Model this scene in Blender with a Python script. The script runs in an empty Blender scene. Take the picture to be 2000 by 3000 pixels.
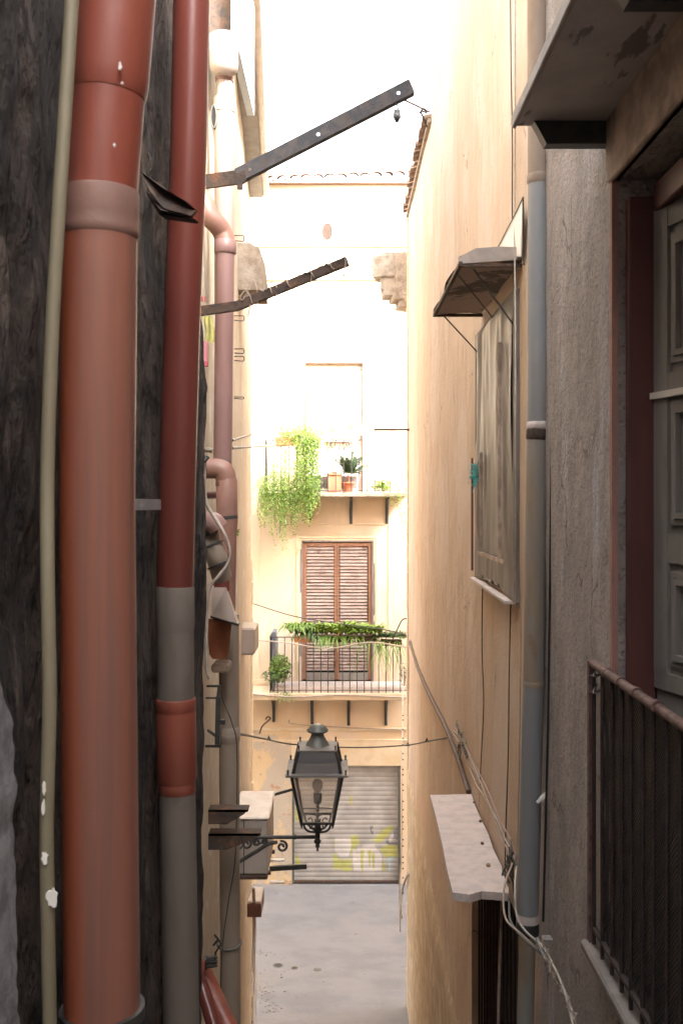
import bpy, math, random
from mathutils import Vector, noise, Matrix
random.seed(7)
S = bpy.context.scene
COL = S.collection
R = math.radians
EYE, F0, CX, HY = 7.4, 2900.0, 1000.0, 1460.0   # eye height, focal length in photo px, vanishing point

# ------------------------------------------------------------------ camera, sky, sun, exposure
cam = bpy.data.cameras.new('camera'); co = bpy.data.objects.new('camera', cam); COL.objects.link(co)
co.location = (0, 0, EYE); co.rotation_euler = (R(90), 0, 0)
cam.sensor_fit = 'VERTICAL'; cam.sensor_height = 36; cam.sensor_width = 24
cam.lens = 36 * F0 / 3000; cam.shift_y = -(1500 - HY) / 3000
cam.clip_start = 0.05; cam.clip_end = 600
cam.dof.use_dof = True; cam.dof.focus_distance = 7.5; cam.dof.aperture_fstop = 12.0
S.camera = co
SUN = Vector((-0.80, 1.0, -0.95)).normalized()          # direction the light travels
W = bpy.data.worlds.new('World'); S.world = W; W.use_nodes = True
nt = W.node_tree; bg = nt.nodes['Background']
sky = nt.nodes.new('ShaderNodeTexSky'); sky.sky_type = 'NISHITA'; sky.sun_disc = False
sky.sun_elevation = math.asin(-SUN.z); sky.sun_rotation = math.atan2(-SUN.x, -SUN.y)
sky.dust_density = 6; sky.air_density = 1.0; sky.ozone_density = 1.0
hs = nt.nodes.new('ShaderNodeHueSaturation'); hs.inputs['Saturation'].default_value = 0.12
hs.inputs['Value'].default_value = 1.0
nt.links.new(sky.outputs[0], hs.inputs['Color']); nt.links.new(hs.outputs[0], bg.inputs[0])
bg.inputs[1].default_value = 0.15
sl = bpy.data.lights.new('sun', 'SUN'); so = bpy.data.objects.new('sun', sl); COL.objects.link(so)
sl.energy = 1.25; sl.angle = R(12); sl.color = (1.0, 0.93, 0.82)
so.rotation_euler = SUN.to_track_quat('-Z', 'Y').to_euler(); so.location = (3, -6, 30)
vs = S.view_settings; vs.view_transform = 'Standard'; vs.look = 'None'; vs.gamma = 1
vs.exposure = 3.65; vs.use_curve_mapping = False
S.cycles.max_bounces = 12; S.cycles.diffuse_bounces = 8; S.cycles.transparent_max_bounces = 12

# ------------------------------------------------------------------ helpers
def at(px, py, d):                    # point seen at photo pixel px,py, d metres down the alley
    return Vector(((px - CX) / F0 * d, d, EYE - (py - HY) / F0 * d))
FD = 19.0
def fx(px): return (px - CX) / F0 * FD
def fz(py): return EYE - (py - HY) / F0 * FD

class MB:
    def __init__(s): s.v = []; s.f = []; s.sm = []
    def add(s, vs_, fs, smooth=False):
        n = len(s.v); s.v += [Vector(p) for p in vs_]
        s.f += [tuple(i + n for i in f) for f in fs]; s.sm += [smooth] * len(fs); return s
    def box(s, a, b, M=None, bev=0.0):
        x0, y0, z0 = [min(a[i], b[i]) for i in range(3)]; x1, y1, z1 = [max(a[i], b[i]) for i in range(3)]
        if bev > 0:
            e = min(bev, (x1-x0)*.45, (y1-y0)*.45, (z1-z0)*.45)
            P = []; 
            for (x, sx) in ((x0, 1), (x1, -1)):
                for (y, sy) in ((y0, 1), (y1, -1)):
                    for (z, sz) in ((z0, 1), (z1, -1)):
                        P += [(x, y+sy*e, z+sz*e), (x+sx*e, y, z+sz*e), (x+sx*e, y+sy*e, z)]
            def c(i, j, k, q): return (i*4+j*2+k)*3+q
            Fs = []
            for i in (0, 1): Fs.append((c(i,0,0,0), c(i,1,0,0), c(i,1,1,0), c(i,0,1,0)))
            for j in (0, 1): Fs.append((c(0,j,0,1), c(1,j,0,1), c(1,j,1,1), c(0,j,1,1)))
            for k in (0, 1): Fs.append((c(0,0,k,2), c(1,0,k,2), c(1,1,k,2), c(0,1,k,2)))
            for j in (0,1):
                for k in (0,1): Fs.append((c(0,j,k,1), c(1,j,k,1), c(1,j,k,2), c(0,j,k,2)))
            for i in (0,1):
                for k in (0,1): Fs.append((c(i,0,k,0), c(i,1,k,0), c(i,1,k,2), c(i,0,k,2)))
            for i in (0,1):
                for j in (0,1): Fs.append((c(i,j,0,0), c(i,j,1,0), c(i,j,1,1), c(i,j,0,1)))
            for i in (0,1):
                for j in (0,1):
                    for k in (0,1): Fs.append((c(i,j,k,0), c(i,j,k,1), c(i,j,k,2)))
        else:
            P = [(x0,y0,z0),(x1,y0,z0),(x1,y1,z0),(x0,y1,z0),(x0,y0,z1),(x1,y0,z1),(x1,y1,z1),(x0,y1,z1)]
            Fs = [(0,3,2,1),(4,5,6,7),(0,1,5,4),(1,2,6,5),(2,3,7,6),(3,0,4,7)]
        P = [Vector(p) for p in P]
        if M is not None: P = [M @ p for p in P]
        return s.add(P, Fs)
    def bar(s, p, q, w, h, up=(0,0,1)):       # rectangular bar from p to q
        p, q = Vector(p), Vector(q); d = (q-p).normalized(); u = Vector(up)
        a = d.cross(u)
        if a.length < 1e-4: a = d.cross(Vector((0,1,0)))
        a.normalize(); b = a.cross(d).normalized()
        P = [p+a*i*w/2+b*j*h/2 for (i,j) in ((-1,-1),(1,-1),(1,1),(-1,1))] + [q+a*i*w/2+b*j*h/2 for (i,j) in ((-1,-1),(1,-1),(1,1),(-1,1))]
        return s.add(P, [(0,3,2,1),(4,5,6,7),(0,1,5,4),(1,2,6,5),(2,3,7,6),(3,0,4,7)])
    def tube(s, pts, r, n=12, caps=True, smooth=True):
        pts = [Vector(p) for p in pts]; m = len(pts)
        rs = r if isinstance(r, (list, tuple)) else [r]*m
        T = []
        for i in range(m):
            a = pts[max(0,i-1)]; b = pts[min(m-1,i+1)]; T.append((b-a).normalized())
        ref = Vector((0,1,0)) if abs(T[0].y) < .9 else Vector((1,0,0))
        u = T[0].cross(ref).normalized(); V = []
        for i in range(m):
            u = (u - T[i]*u.dot(T[i])).normalized(); w = T[i].cross(u)
            for k in range(n):
                t = 2*math.pi*k/n; V.append(pts[i] + (u*math.cos(t)+w*math.sin(t))*rs[i])
        Fs = [(i*n+k, i*n+(k+1)%n, (i+1)*n+(k+1)%n, (i+1)*n+k) for i in range(m-1) for k in range(n)]
        s.add(V, Fs, smooth)
        if caps:
            s.add(V[:n], [tuple(range(n))[::-1]]); s.add(V[-n:], [tuple(range(n))])
        return s
    def lathe(s, c, prof, n=24, smooth=True, sq=False, rot=0):    # profile [(r, z)] round the vertical
        c = Vector(c); V = []
        for (r, z) in prof:
            for k in range(n):
                t = 2*math.pi*k/n + rot; V.append(c + Vector((r*math.cos(t), r*math.sin(t), z)))
        m = len(prof)
        Fs = [(i*n+k, i*n+(k+1)%n, (i+1)*n+(k+1)%n, (i+1)*n+k) for i in range(m-1) for k in range(n)]
        s.add(V, Fs, smooth); s.add(V[:n], [tuple(range(n))[::-1]]); s.add(V[-n:], [tuple(range(n))]); return s
    def prism(s, poly, off):                  # polygon (3D points) extruded by off
        P = [Vector(p) for p in poly]; o = Vector(off); n = len(P)
        return s.add(P + [p+o for p in P], [tuple(range(n))[::-1], tuple(range(n, 2*n))] + [(i, (i+1)%n, n+(i+1)%n, n+i) for i in range(n)])
    def mesh(s, name, mat, origin=Vector((0,0,0))):
        me = bpy.data.meshes.new(name)
        me.from_pydata([tuple(p - origin) for p in s.v], [], s.f)
        me.polygons.foreach_set('use_smooth', s.sm); me.materials.append(mat); me.update(); return me
def root_loc(o):
    L = Vector((0,0,0))
    while o: L += o.location; o = o.parent
    return L
def obj(name, mb, mat, parent=None, label=None):
    if parent is None:
        # origin at the base of the thing
        lo = Vector([min(p[i] for p in mb.v) for i in range(3)]); hi = Vector([max(p[i] for p in mb.v) for i in range(3)])
        org = Vector(((lo.x+hi.x)/2, (lo.y+hi.y)/2, lo.z))
        o = bpy.data.objects.new(name, mb.mesh(name, mat, org)); o.location = org
    else:
        o = bpy.data.objects.new(name, mb.mesh(name, mat, root_loc(parent))); o.parent = parent
    COL.objects.link(o)
    if label: o['label'] = label
    return o
def inst(name, me, loc, parent, rot=None):
    o = bpy.data.objects.new(name, me); o.parent = parent; o.location = Vector(loc) - root_loc(parent)
    if rot: o.rotation_euler = rot
    COL.objects.link(o); return o
def tag(o, label, cat, group=None):
    o['label'] = label; o['category'] = cat
    if group: o['group'] = group
    return o
def thing(name, label, cat, loc, group=None):
    o = bpy.data.objects.new(name, None); o.location = loc; o.empty_display_size = .1; COL.objects.link(o)
    return tag(o, label, cat, group)
def sub(o, levels=1):
    m = o.modifiers.new('sub', 'SUBSURF'); m.levels = m.render_levels = levels; return o
def curve(pts, k=6):                          # Catmull-Rom through the points
    P = [Vector(p) for p in pts]; P = [P[0]*2-P[1]] + P + [P[-1]*2-P[-2]]; out = []
    for i in range(1, len(P)-2):
        for j in range(k):
            t = j/k; a, b, c, d = P[i-1:i+3]
            out.append(.5*((2*b)+(c-a)*t+(2*a-5*b+4*c-d)*t*t+(3*b-a-3*c+d)*t**3))
    return out + [P[-2]]
def wire(name, pts, r, mat, label, cat='cable', group=None, k=6, n=6, parent=None):
    mb = MB().tube(curve(pts, k) if k > 1 else pts, r, n)
    o = obj(name, mb, mat, parent)
    return tag(o, label, cat, group) if parent is None else o

# ------------------------------------------------------------------ materials
MATS = {}
def M(name, c, c2=None, rough=.8, scale=4, st=(1,1,1), lo=.4, hi=.65, bump=.0, bs=60, bd=.01, bst=(1,1,1), metal=0,
      c3=None, s3=2, st3=(1,1,1), lo3=.55, hi3=.7, c4=None, s4=12, lo4=.6, hi4=.68, spec=.5, bump2=0, bs2=8, crack=0, cst=(1,1,1), cw=.012, cc=(.5,.45,.42)):
    if name in MATS: return MATS[name]
    m = bpy.data.materials.new(name); m.use_nodes = True; t = m.node_tree; N = t.nodes; L = t.links
    b = N['Principled BSDF']; b.inputs['Roughness'].default_value = rough; b.inputs['Metallic'].default_value = metal
    b.inputs['Specular IOR Level'].default_value = spec
    g = N.new('ShaderNodeNewGeometry')
    def nz(sc, stv, off=0, det=5, ro=.6):
        mp = N.new('ShaderNodeMapping'); mp.inputs['Scale'].default_value = stv; mp.inputs['Location'].default_value = (off, off*1.7, off*.3)
        L.new(g.outputs['Position'], mp.inputs['Vector']); n = N.new('ShaderNodeTexNoise')
        n.inputs['Scale'].default_value = sc; n.inputs['Detail'].default_value = det; n.inputs['Roughness'].default_value = ro
        L.new(mp.outputs[0], n.inputs['Vector']); return n.outputs['Fac']
    def ramp(f, a, z):
        r = N.new('ShaderNodeMapRange'); r.inputs['From Min'].default_value = a; r.inputs['From Max'].default_value = z
        r.interpolation_type = 'SMOOTHSTEP'; L.new(f, r.inputs['Value']); return r.outputs[0]
    def mix(f, a, z):
        x = N.new('ShaderNodeMix'); x.data_type = 'RGBA'; L.new(f, x.inputs[0])
        for (sock, val) in ((6, a), (7, z)):
            if isinstance(val, tuple): x.inputs[sock].default_value = (*val, 1)
            else: L.new(val, x.inputs[sock])
        return x.outputs[2]
    cur = c
    if c2: cur = mix(ramp(nz(scale, st), lo, hi), c, c2)
    if c3: cur = mix(ramp(nz(s3, st3, 3.1), lo3, hi3), cur, c3)
    if c4: cur = mix(ramp(nz(s4, (1,1,1), 7.7, 8, .7), lo4, hi4), cur, c4)
    if crack:                                   # hairline cracks, broken up by a second noise
        mp = N.new('ShaderNodeMapping'); mp.inputs['Scale'].default_value = cst; L.new(g.outputs['Position'], mp.inputs['Vector'])
        nn = N.new('ShaderNodeTexNoise'); nn.inputs['Scale'].default_value = 3; nn.inputs['Detail'].default_value = 5; L.new(mp.outputs[0], nn.inputs['Vector'])
        ad = N.new('ShaderNodeVectorMath'); ad.operation = 'MULTIPLY_ADD'; L.new(nn.outputs['Color'], ad.inputs[0]); ad.inputs[1].default_value = (.5,.5,.5); L.new(mp.outputs[0], ad.inputs[2])
        vo = N.new('ShaderNodeTexVoronoi'); vo.feature = 'DISTANCE_TO_EDGE'; vo.inputs['Scale'].default_value = crack; L.new(ad.outputs[0], vo.inputs['Vector'])
        k1 = ramp(vo.outputs['Distance'], cw, cw*.2); k2 = ramp(nz(1.7, (1,1,1), 9.1), .5, .58)
        k = N.new('ShaderNodeMath'); k.operation = 'MULTIPLY'; L.new(k1, k.inputs[0]); L.new(k2, k.inputs[1])
        mm_ = N.new('ShaderNodeMix'); mm_.data_type = 'RGBA'; mm_.blend_type = 'MULTIPLY'; L.new(k.outputs[0], mm_.inputs[0])
        if isinstance(cur, tuple): mm_.inputs[6].default_value = (*cur, 1)
        else: L.new(cur, mm_.inputs[6])
        mm_.inputs[7].default_value = (*cc, 1); cur = mm_.outputs[2]
    if isinstance(cur, tuple): b.inputs['Base Color'].default_value = (*cur, 1)
    else: L.new(cur, b.inputs['Base Color'])
    if bump:
        bp = N.new('ShaderNodeBump'); bp.inputs['Strength'].default_value = bump; bp.inputs['Distance'].default_value = bd
        L.new(nz(bs, bst, 1.3, 6, .65), bp.inputs['Height'])
        if bump2:
            b2 = N.new('ShaderNodeBump'); b2.inputs['Strength'].default_value = bump2; b2.inputs['Distance'].default_value = bd*4
            L.new(nz(bs2, bst, 5.3, 4, .5), b2.inputs['Height']); L.new(b2.outputs[0], bp.inputs['Normal'])
        L.new(bp.outputs[0], b.inputs['Normal'])
    MATS[name] = m; return m
def glassmat(name, tint, fac, rough=.05, bc=(.62,.58,.52)):
    m = bpy.data.materials.new(name); m.use_nodes = True; t = m.node_tree; N = t.nodes; L = t.links
    N.remove(N['Principled BSDF']); o = N['Material Output']
    tr = N.new('ShaderNodeBsdfTransparent'); tr.inputs[0].default_value = (*tint, 1)
    gl = N.new('ShaderNodeBsdfPrincipled'); gl.inputs['Roughness'].default_value = rough; gl.inputs['Base Color'].default_value = (*bc,1)
    mx = N.new('ShaderNodeMixShader'); mx.inputs[0].default_value = fac
    L.new(tr.outputs[0], mx.inputs[1]); L.new(gl.outputs[0], mx.inputs[2]); L.new(mx.outputs[0], o.inputs[0]); return m

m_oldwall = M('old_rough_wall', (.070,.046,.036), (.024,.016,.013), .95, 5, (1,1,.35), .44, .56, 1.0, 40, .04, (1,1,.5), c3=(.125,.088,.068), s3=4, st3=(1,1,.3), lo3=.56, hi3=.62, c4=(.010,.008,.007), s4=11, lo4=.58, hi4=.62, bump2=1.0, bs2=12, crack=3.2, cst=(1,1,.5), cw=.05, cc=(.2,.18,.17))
m_patch = M('white_plaster_patch', (.30,.29,.30), (.18,.17,.175), .9, 20, bump=.5, bs=50)
m_leftyel = M('left_ochre_plaster', (.56,.48,.36), (.50,.42,.31), .9, 3, (1,1,.3), bump=.5, bs=40, c3=(.62,.58,.52), s3=5, lo3=.56, hi3=.62)
m_rightwall = M('right_ochre_plaster', (.53,.40,.29), (.475,.355,.265), .9, 2.2, (1,2.2,.5), .35, .7, .7, 60, .012, (1,1,.7), c3=(.55,.44,.355), s3=1.3, st3=(1,1,.5), lo3=.5, hi3=.62, c4=(.27,.19,.13), s4=13, lo4=.68, hi4=.74, bump2=.5, bs2=5, crack=1.1, cst=(1,1,.6), cw=.008, cc=(.45,.4,.36))
m_plinth = M('rough_render', (.47,.36,.24), (.41,.315,.215), .95, 9, (1,1,1), .3, .7, .9, 70, .012, c3=(.55,.44,.31), s3=5, lo3=.5, hi3=.6, c4=(.2,.14,.09), s4=14, lo4=.66, hi4=.72)
m_nearwall = M('near_roughcast', (.49,.43,.40), (.38,.335,.31), .95, 6, (1,1,.35), .35, .65, 1.0, 75, .025, c3=(.56,.56,.60), s3=1.9, st3=(1,2,.45), lo3=.55, hi3=.72, c4=(.20,.16,.15), s4=55, lo4=.52, hi4=.68, bump2=.6, bs2=9, crack=2.5, cst=(1,1,.6), cw=.02)
m_reveal = M('stained_reveal', (.44,.33,.26), (.26,.20,.165), .9, 9, bump=.6, bs=50)
m_orangepipe = M('orange_pvc', (.235,.057,.034), (.185,.052,.036), .42, 6, (3,3,.08), bump=.08, bs=150, c3=(.21,.075,.05), s3=4, st3=(2,2,.15), lo3=.55, hi3=.75, c4=(.45,.33,.29), s4=14, lo4=.70, hi4=.74)
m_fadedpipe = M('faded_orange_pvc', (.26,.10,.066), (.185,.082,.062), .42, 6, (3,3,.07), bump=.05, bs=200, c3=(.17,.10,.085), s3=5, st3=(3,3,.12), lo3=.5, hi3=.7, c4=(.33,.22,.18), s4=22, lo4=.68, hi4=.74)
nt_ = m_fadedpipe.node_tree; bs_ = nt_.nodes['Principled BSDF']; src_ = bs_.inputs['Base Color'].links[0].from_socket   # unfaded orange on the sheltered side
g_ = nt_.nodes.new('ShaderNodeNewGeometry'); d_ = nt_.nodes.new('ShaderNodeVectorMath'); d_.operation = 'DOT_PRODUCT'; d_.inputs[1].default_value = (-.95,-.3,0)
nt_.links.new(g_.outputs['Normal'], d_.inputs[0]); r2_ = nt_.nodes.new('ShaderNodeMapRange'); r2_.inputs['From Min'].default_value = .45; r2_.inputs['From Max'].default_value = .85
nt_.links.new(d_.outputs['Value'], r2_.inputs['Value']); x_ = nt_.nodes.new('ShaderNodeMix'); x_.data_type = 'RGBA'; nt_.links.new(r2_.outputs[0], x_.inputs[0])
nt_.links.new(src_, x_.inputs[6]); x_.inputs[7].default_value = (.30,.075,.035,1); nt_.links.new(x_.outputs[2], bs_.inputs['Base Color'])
m_grime = M('grimed_pvc', (.19,.10,.078), (.22,.11,.08), .6, 8, bump=.1, bs=100)
m_redpipe = M('dark_red_pvc', (.15,.037,.026), (.125,.033,.025), .3, 2, (1,1,.2))
m_greypipe = M('grey_brown_pvc', (.175,.142,.118), (.13,.105,.086), .55, 5, (1,1,.3), bump=.1, bs=100, c3=(.055,.04,.028), s3=2.2, lo3=.6, hi3=.72)
m_beigepipe = M('beige_conduit', (.22,.185,.12), (.185,.155,.10), .55, 6, (1,1,.2), c4=(.7,.7,.7), s4=9, lo4=.74, hi4=.76)
m_palepvc = M('pale_pvc', (.33,.265,.23), (.29,.235,.20), .4, 4, (1,1,.3), c4=(.4,.28,.2), s4=8, lo4=.68, hi4=.8)
m_pinkpvc = M('pink_pvc', (.27,.16,.145), (.23,.125,.11), .4, 3, (1,1,.25), bump=.05, bs=80)
m_salmon = M('salmon_pvc', (.27,.14,.105), (.22,.115,.09), .45, 6)
m_terra = M('terracotta', (.50,.19,.10), (.42,.16,.09), .8, 9, bump=.2)
m_creampipe = M('cream_downpipe', (.26,.205,.16), (.22,.17,.135), .55, 3, (1,1,.3), bump=.15, bs=50)
m_rust = M('rusty_iron', (.085,.05,.035), (.045,.035,.03), .85, 25, bump=.5, bs=90, c3=(.16,.07,.035), s3=14, lo3=.55, hi3=.7)
m_iron = M('dark_iron', (.028,.03,.03), (.05,.045,.04), .5, 20, bump=.15, bs=90)
m_greyiron = M('grey_painted_iron', (.10,.105,.095), (.14,.135,.115), .45, 10, bump=.1, bs=90)
m_bluebeam = M('blue_grey_steel', (.06,.06,.068), (.10,.085,.08), .7, 18, (1,1,1), bump=.35, bs=80, c3=(.10,.06,.04), s3=22, lo3=.6, hi3=.7)
m_wood = M('weathered_brown_wood', (.25,.115,.065), (.19,.09,.055), .6, 10, (1,1,.15), bump=.2, bs=80)
m_slat = M('grey_pink_slat', (.30,.23,.20), (.23,.165,.14), .7, 8, (.6,1,1.5), .4, .6, bump=.2, bs=60, c3=(.14,.085,.065), s3=3.5, st3=(1,1,2.5), lo3=.6, hi3=.68)
m_greywood = M('grey_weathered_wood', (.21,.185,.17), (.15,.13,.12), .8, 12, (1,1,.2), bump=.3, bs=70)
m_facade = M('facade_plaster', (.60,.465,.315), (.57,.46,.35), .9, 1.2, (1,1,.7), .4, .65, .35, 40, .008, c3=(.66,.55,.43), s3=.9, st3=(1.5,1,.4), lo3=.5, hi3=.7, c4=(.45,.31,.17), s4=4, lo4=.66, hi4=.8)
m_facpeel = M('peeling_plaster', (.56,.42,.26), (.43,.37,.30), .95, 2.2, (1,1,.8), .46, .52, .6, 30, .012, c3=(.42,.25,.15), s3=6, lo3=.62, hi3=.68, c4=(.28,.22,.17), s4=8, lo4=.64, hi4=.72)
m_mould = M('cream_moulding', (.60,.50,.36), (.55,.43,.28), .9, 4, bump=.3, bs=40)
m_stone = M('weathered_stone', (.34,.28,.22), (.22,.17,.13), .95, 6, bump=.9, bs=30, bd=.02, c3=(.36,.31,.25), s3=5, lo3=.5, hi3=.7)
m_marble = M('grey_marble', (.46,.42,.405), (.38,.345,.335), .5, 5, (1,1,1), c3=(.15,.13,.125), s3=3.2, st3=(3,.8,1), lo3=.60, hi3=.64, bump=.1)
m_slab = M('concrete_slab', (.60,.52,.49), (.50,.44,.42), .95, 10, bump=.5, bs=80, c4=(.3,.25,.22), s4=7, lo4=.66, hi4=.75)
m_asphalt = M('worn_asphalt', (.195,.19,.196), (.158,.155,.163), .9, 1.8, (.7,1.2,1), .38, .66, .8, 60, .012, c3=(.205,.192,.19), s3=1.0, lo3=.45, hi3=.75, c4=(.07,.063,.06), s4=7, lo4=.62, hi4=.72, bump2=.3, bs2=6)
m_pave = M('alley_paving', (.22,.19,.16), (.16,.14,.12), .9, 3, bump=.5)
m_tile = M('roof_tile_clay', (.24,.14,.09), (.17,.11,.075), .9, 9, bump=.3)
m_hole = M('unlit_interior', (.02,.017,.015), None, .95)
m_oval = M('oval_hole_shade', (.05,.03,.02), (.035,.022,.016), .95, 5)  # shade inside the oval hole, painted as a flat dark colour
m_greydown = M('grey_downpipe', (.235,.24,.25), (.28,.265,.25), .55, 4, (1,1,.25), bump=.12, bs=60, c4=(.20,.12,.08), s4=8, lo4=.68, hi4=.8)
m_rustdown = M('rusty_downpipe', (.25,.245,.23), (.30,.225,.16), .7, 3.2, (1,1,.3), .42, .58, .3, 60, c3=(.24,.12,.06), s3=7, st3=(1,1,.3), lo3=.6, hi3=.72)
m_topdown = M('top_downpipe', (.27,.21,.165), (.22,.14,.085), .7, 4, (1,1,.3), .45, .6, .3, 60)
m_maroon = M('maroon_paint', (.13,.048,.042), (.10,.038,.034), .5, 8, (1,1,.2), bump=.15, bs=60)
m_pinkjamb = M('pink_plaster_edge', (.42,.23,.19), (.3,.18,.15), .9, 12, (1,1,.3), bump=.6, bs=60)
m_greydoor = M('dirty_white_paint', (.27,.255,.235), (.21,.195,.18), .6, 6, (1,1,.3), bump=.1)
m_railrust = M('maroon_rusty_rail', (.15,.085,.072), (.08,.042,.036), .7, 25, bump=.5, bs=80)
m_railbar = M('old_rail_bar', (.04,.023,.021), (.025,.018,.017), .7, 20, bump=.4, bs=80)
m_canopy = M('tarred_canopy_sheet', (.36,.28,.24), (.11,.085,.075), .9, 2.6, (1,1,1), .48, .52, .3, 30)
m_sheetedge = M('metal_sheet_edge', (.36,.31,.28), (.28,.24,.22), .6, 8)
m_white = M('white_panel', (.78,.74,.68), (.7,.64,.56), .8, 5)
m_acwhite = M('ac_white', (.68,.62,.57), (.60,.54,.48), .5, 6, c4=(.45,.32,.24), s4=9, lo4=.66, hi4=.76)
m_acgrey = M('ac_side', (.36,.32,.29), (.31,.28,.25), .6, 6, c4=(.25,.15,.1), s4=6, lo4=.68, hi4=.76)
m_whitecable = M('white_cable', (.42,.385,.34), (.32,.29,.25), .6, 20)
m_tancable = M('tan_cable', (.40,.32,.26), (.30,.24,.2), .7, 20)
m_black = M('black_cable', (.02,.018,.017), None, .6)
m_dkred = M('red_plastic', (.55,.04,.06), (.5,.2,.22), .4, 30)
m_yelcloth = M('yellow_green_cloth', (.50,.46,.16), (.4,.36,.14), .8, 12)
m_terra2 = M('brown_conduit', (.12,.08,.065), (.09,.06,.052), .7, 9)
m_rubble = M('dusty_rubble', (.27,.23,.21), (.16,.13,.12), .95, 30)
m_lampgrey = M('sky_lit_grey_metal', (.17,.155,.145), (.13,.12,.11), .6, 12)  # lighter grey stands in for sky reflected on the lantern plates
m_teal = M('teal_plastic_net', (.05,.42,.45), (.1,.5,.5), .6, 20)
m_bulb = M('frosted_bulb', (.75,.66,.55), None, .25)
m_paleblue = M('pale_blue_gloss', (.72,.80,.88), (.6,.7,.8), .2, 6)
m_foam = M('sealant_foam', (.62,.62,.58), None, .8)
m_green = [M('leaf_green_%s' % n, c, c2, .6, 30, lo=.3, hi=.7) for n, c, c2 in
           (('mid', (.10,.18,.03), (.17,.26,.05)), ('deep', (.04,.085,.025), (.08,.13,.035)), ('light', (.24,.34,.055), (.15,.25,.04)), ('dry', (.22,.11,.045), (.16,.08,.035)), ('palm', (.07,.12,.055), (.11,.16,.08)))]
m_slatmetal = None
g_lamp = glassmat('lantern_glass', (.95,.91,.86), .25, rough=.3, bc=(.78,.70,.62))
g_dark = glassmat('dark_roof_glass', (.30,.30,.32), .5, bc=(.16,.165,.175))

# plastic sheet over the window: slightly translucent
mp_ = bpy.data.materials.new('dirty_plastic_sheet'); mp_.use_nodes = True
b_ = mp_.node_tree.nodes['Principled BSDF']; b_.inputs['Roughness'].default_value = .5; b_.inputs['Base Color'].default_value = (.27,.225,.19,1)
n_ = mp_.node_tree.nodes.new('ShaderNodeTexNoise'); n_.inputs['Scale'].default_value = 3; n_.inputs['Detail'].default_value = 6
r_ = mp_.node_tree.nodes.new('ShaderNodeValToRGB'); r_.color_ramp.elements[0].color = (.075,.066,.063,1); r_.color_ramp.elements[1].color = (.12,.105,.10,1)
mp_.node_tree.links.new(n_.outputs['Fac'], r_.inputs[0]); mp_.node_tree.links.new(r_.outputs[0], b_.inputs['Base Color'])

# ------------------------------------------------------------------ walls with openings
def wall_grid(org, u, n, u0, u1, z0, z1, holes, step, amp, depth, zstep=None, seed=0):
    """wall surface on the plane through org along u (horizontal unit) and up; holes [(ua,ub,za,zb)]; n = outward normal"""
    mb = MB(); u = Vector(u).normalized(); n = Vector(n).normalized(); org = Vector(org); zs = zstep or step
    def lines(a, b, s, cuts):
        L = sorted(set([a, b] + [c for c in cuts if a < c < b])); out = []
        for i in range(len(L)-1):
            k = max(1, round((L[i+1]-L[i])/s)); out += [L[i]+(L[i+1]-L[i])*j/k for j in range(k)]
        return out + [b]
    U = lines(u0, u1, step, [h[0] for h in holes]+[h[1] for h in holes])
    Z = lines(z0, z1, zs, [h[2] for h in holes]+[h[3] for h in holes])
    def P(a, z):
        p = org + u*a; p = Vector((p.x, p.y, z))
        return p + n*(noise.noise(p*1.1+Vector((seed,0,0)))*amp + noise.noise(p*4+Vector((0,seed,0)))*amp*.4)
    V = [P(a, z) for a in U for z in Z]; nz = len(Z); Fs = []
    for i in range(len(U)-1):
        for j in range(nz-1):
            cu, cz = (U[i]+U[i+1])/2, (Z[j]+Z[j+1])/2
            if any(h[0] < cu < h[1] and h[2] < cz < h[3] for h in holes): continue
            Fs.append((i*nz+j, (i+1)*nz+j, (i+1)*nz+j+1, i*nz+j+1))
    mb.add(V, Fs, True)
    for (a, b, za, zb) in holes:
        c = [P(a,za), P(b,za), P(b,zb), P(a,zb)]; q = [p - n*depth for p in c]
        mb.add(c+q, [(0,1,5,4),(1,2,6,5),(2,3,7,6),(3,0,4,7)])
    return mb

# ================================================================== SETTING
g = MB().box((-120,-60,-.3),(120,160,0)); o = obj('street', g, m_asphalt); o['kind'] = 'structure'
g = MB().box((-1.3,-1,.0),(.97,14.2,.012)); o = obj('alley_paving', g, m_asphalt); o['kind'] = 'structure'
EYT = EYE

# ---- near right house
RX = .97
nh = thing('house', 'grey pink roughcast house at the right with a panelled door and flush railing', 'house', (1.2, 2, 0))
door_h = (2.05, 3.52, EYE-1.66, EYE+1.13)
w = wall_grid((RX,0,0), (0,1,0), (-1,0,0), -.8, 4.92, 0, EYE+3.6, [door_h], .09, .006, .16, .12, 1)
obj('wall', w, m_nearwall, nh)
b = MB().box((3.2,-.8,0),(6,4.92,EYE+3.6)); b.box((RX+.01,-.8,EYE+3.59),(6,4.9,EYE+3.7)); b.box((RX,-6.5,0),(6,-.81,EYE+3.6)); obj('core', b, m_nearwall, nh)
b = MB().box((RX+.02,3.53,0),(3.2,3.7,EYE+3)); obj('inner_wall', b, m_reveal, nh)
b = MB().box((RX+.02,-.5,EYE+1.14),(3.2,3.7,EYE+1.3)).box((RX+.02,-.5,EYE-1.8),(3.2,3.7,EYE-1.661)).box((RX+.02,1.9,EYE-1.66),(3.2,2.045,EYE+1.13)); obj('inner_ceiling', b, m_hole, nh)
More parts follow.
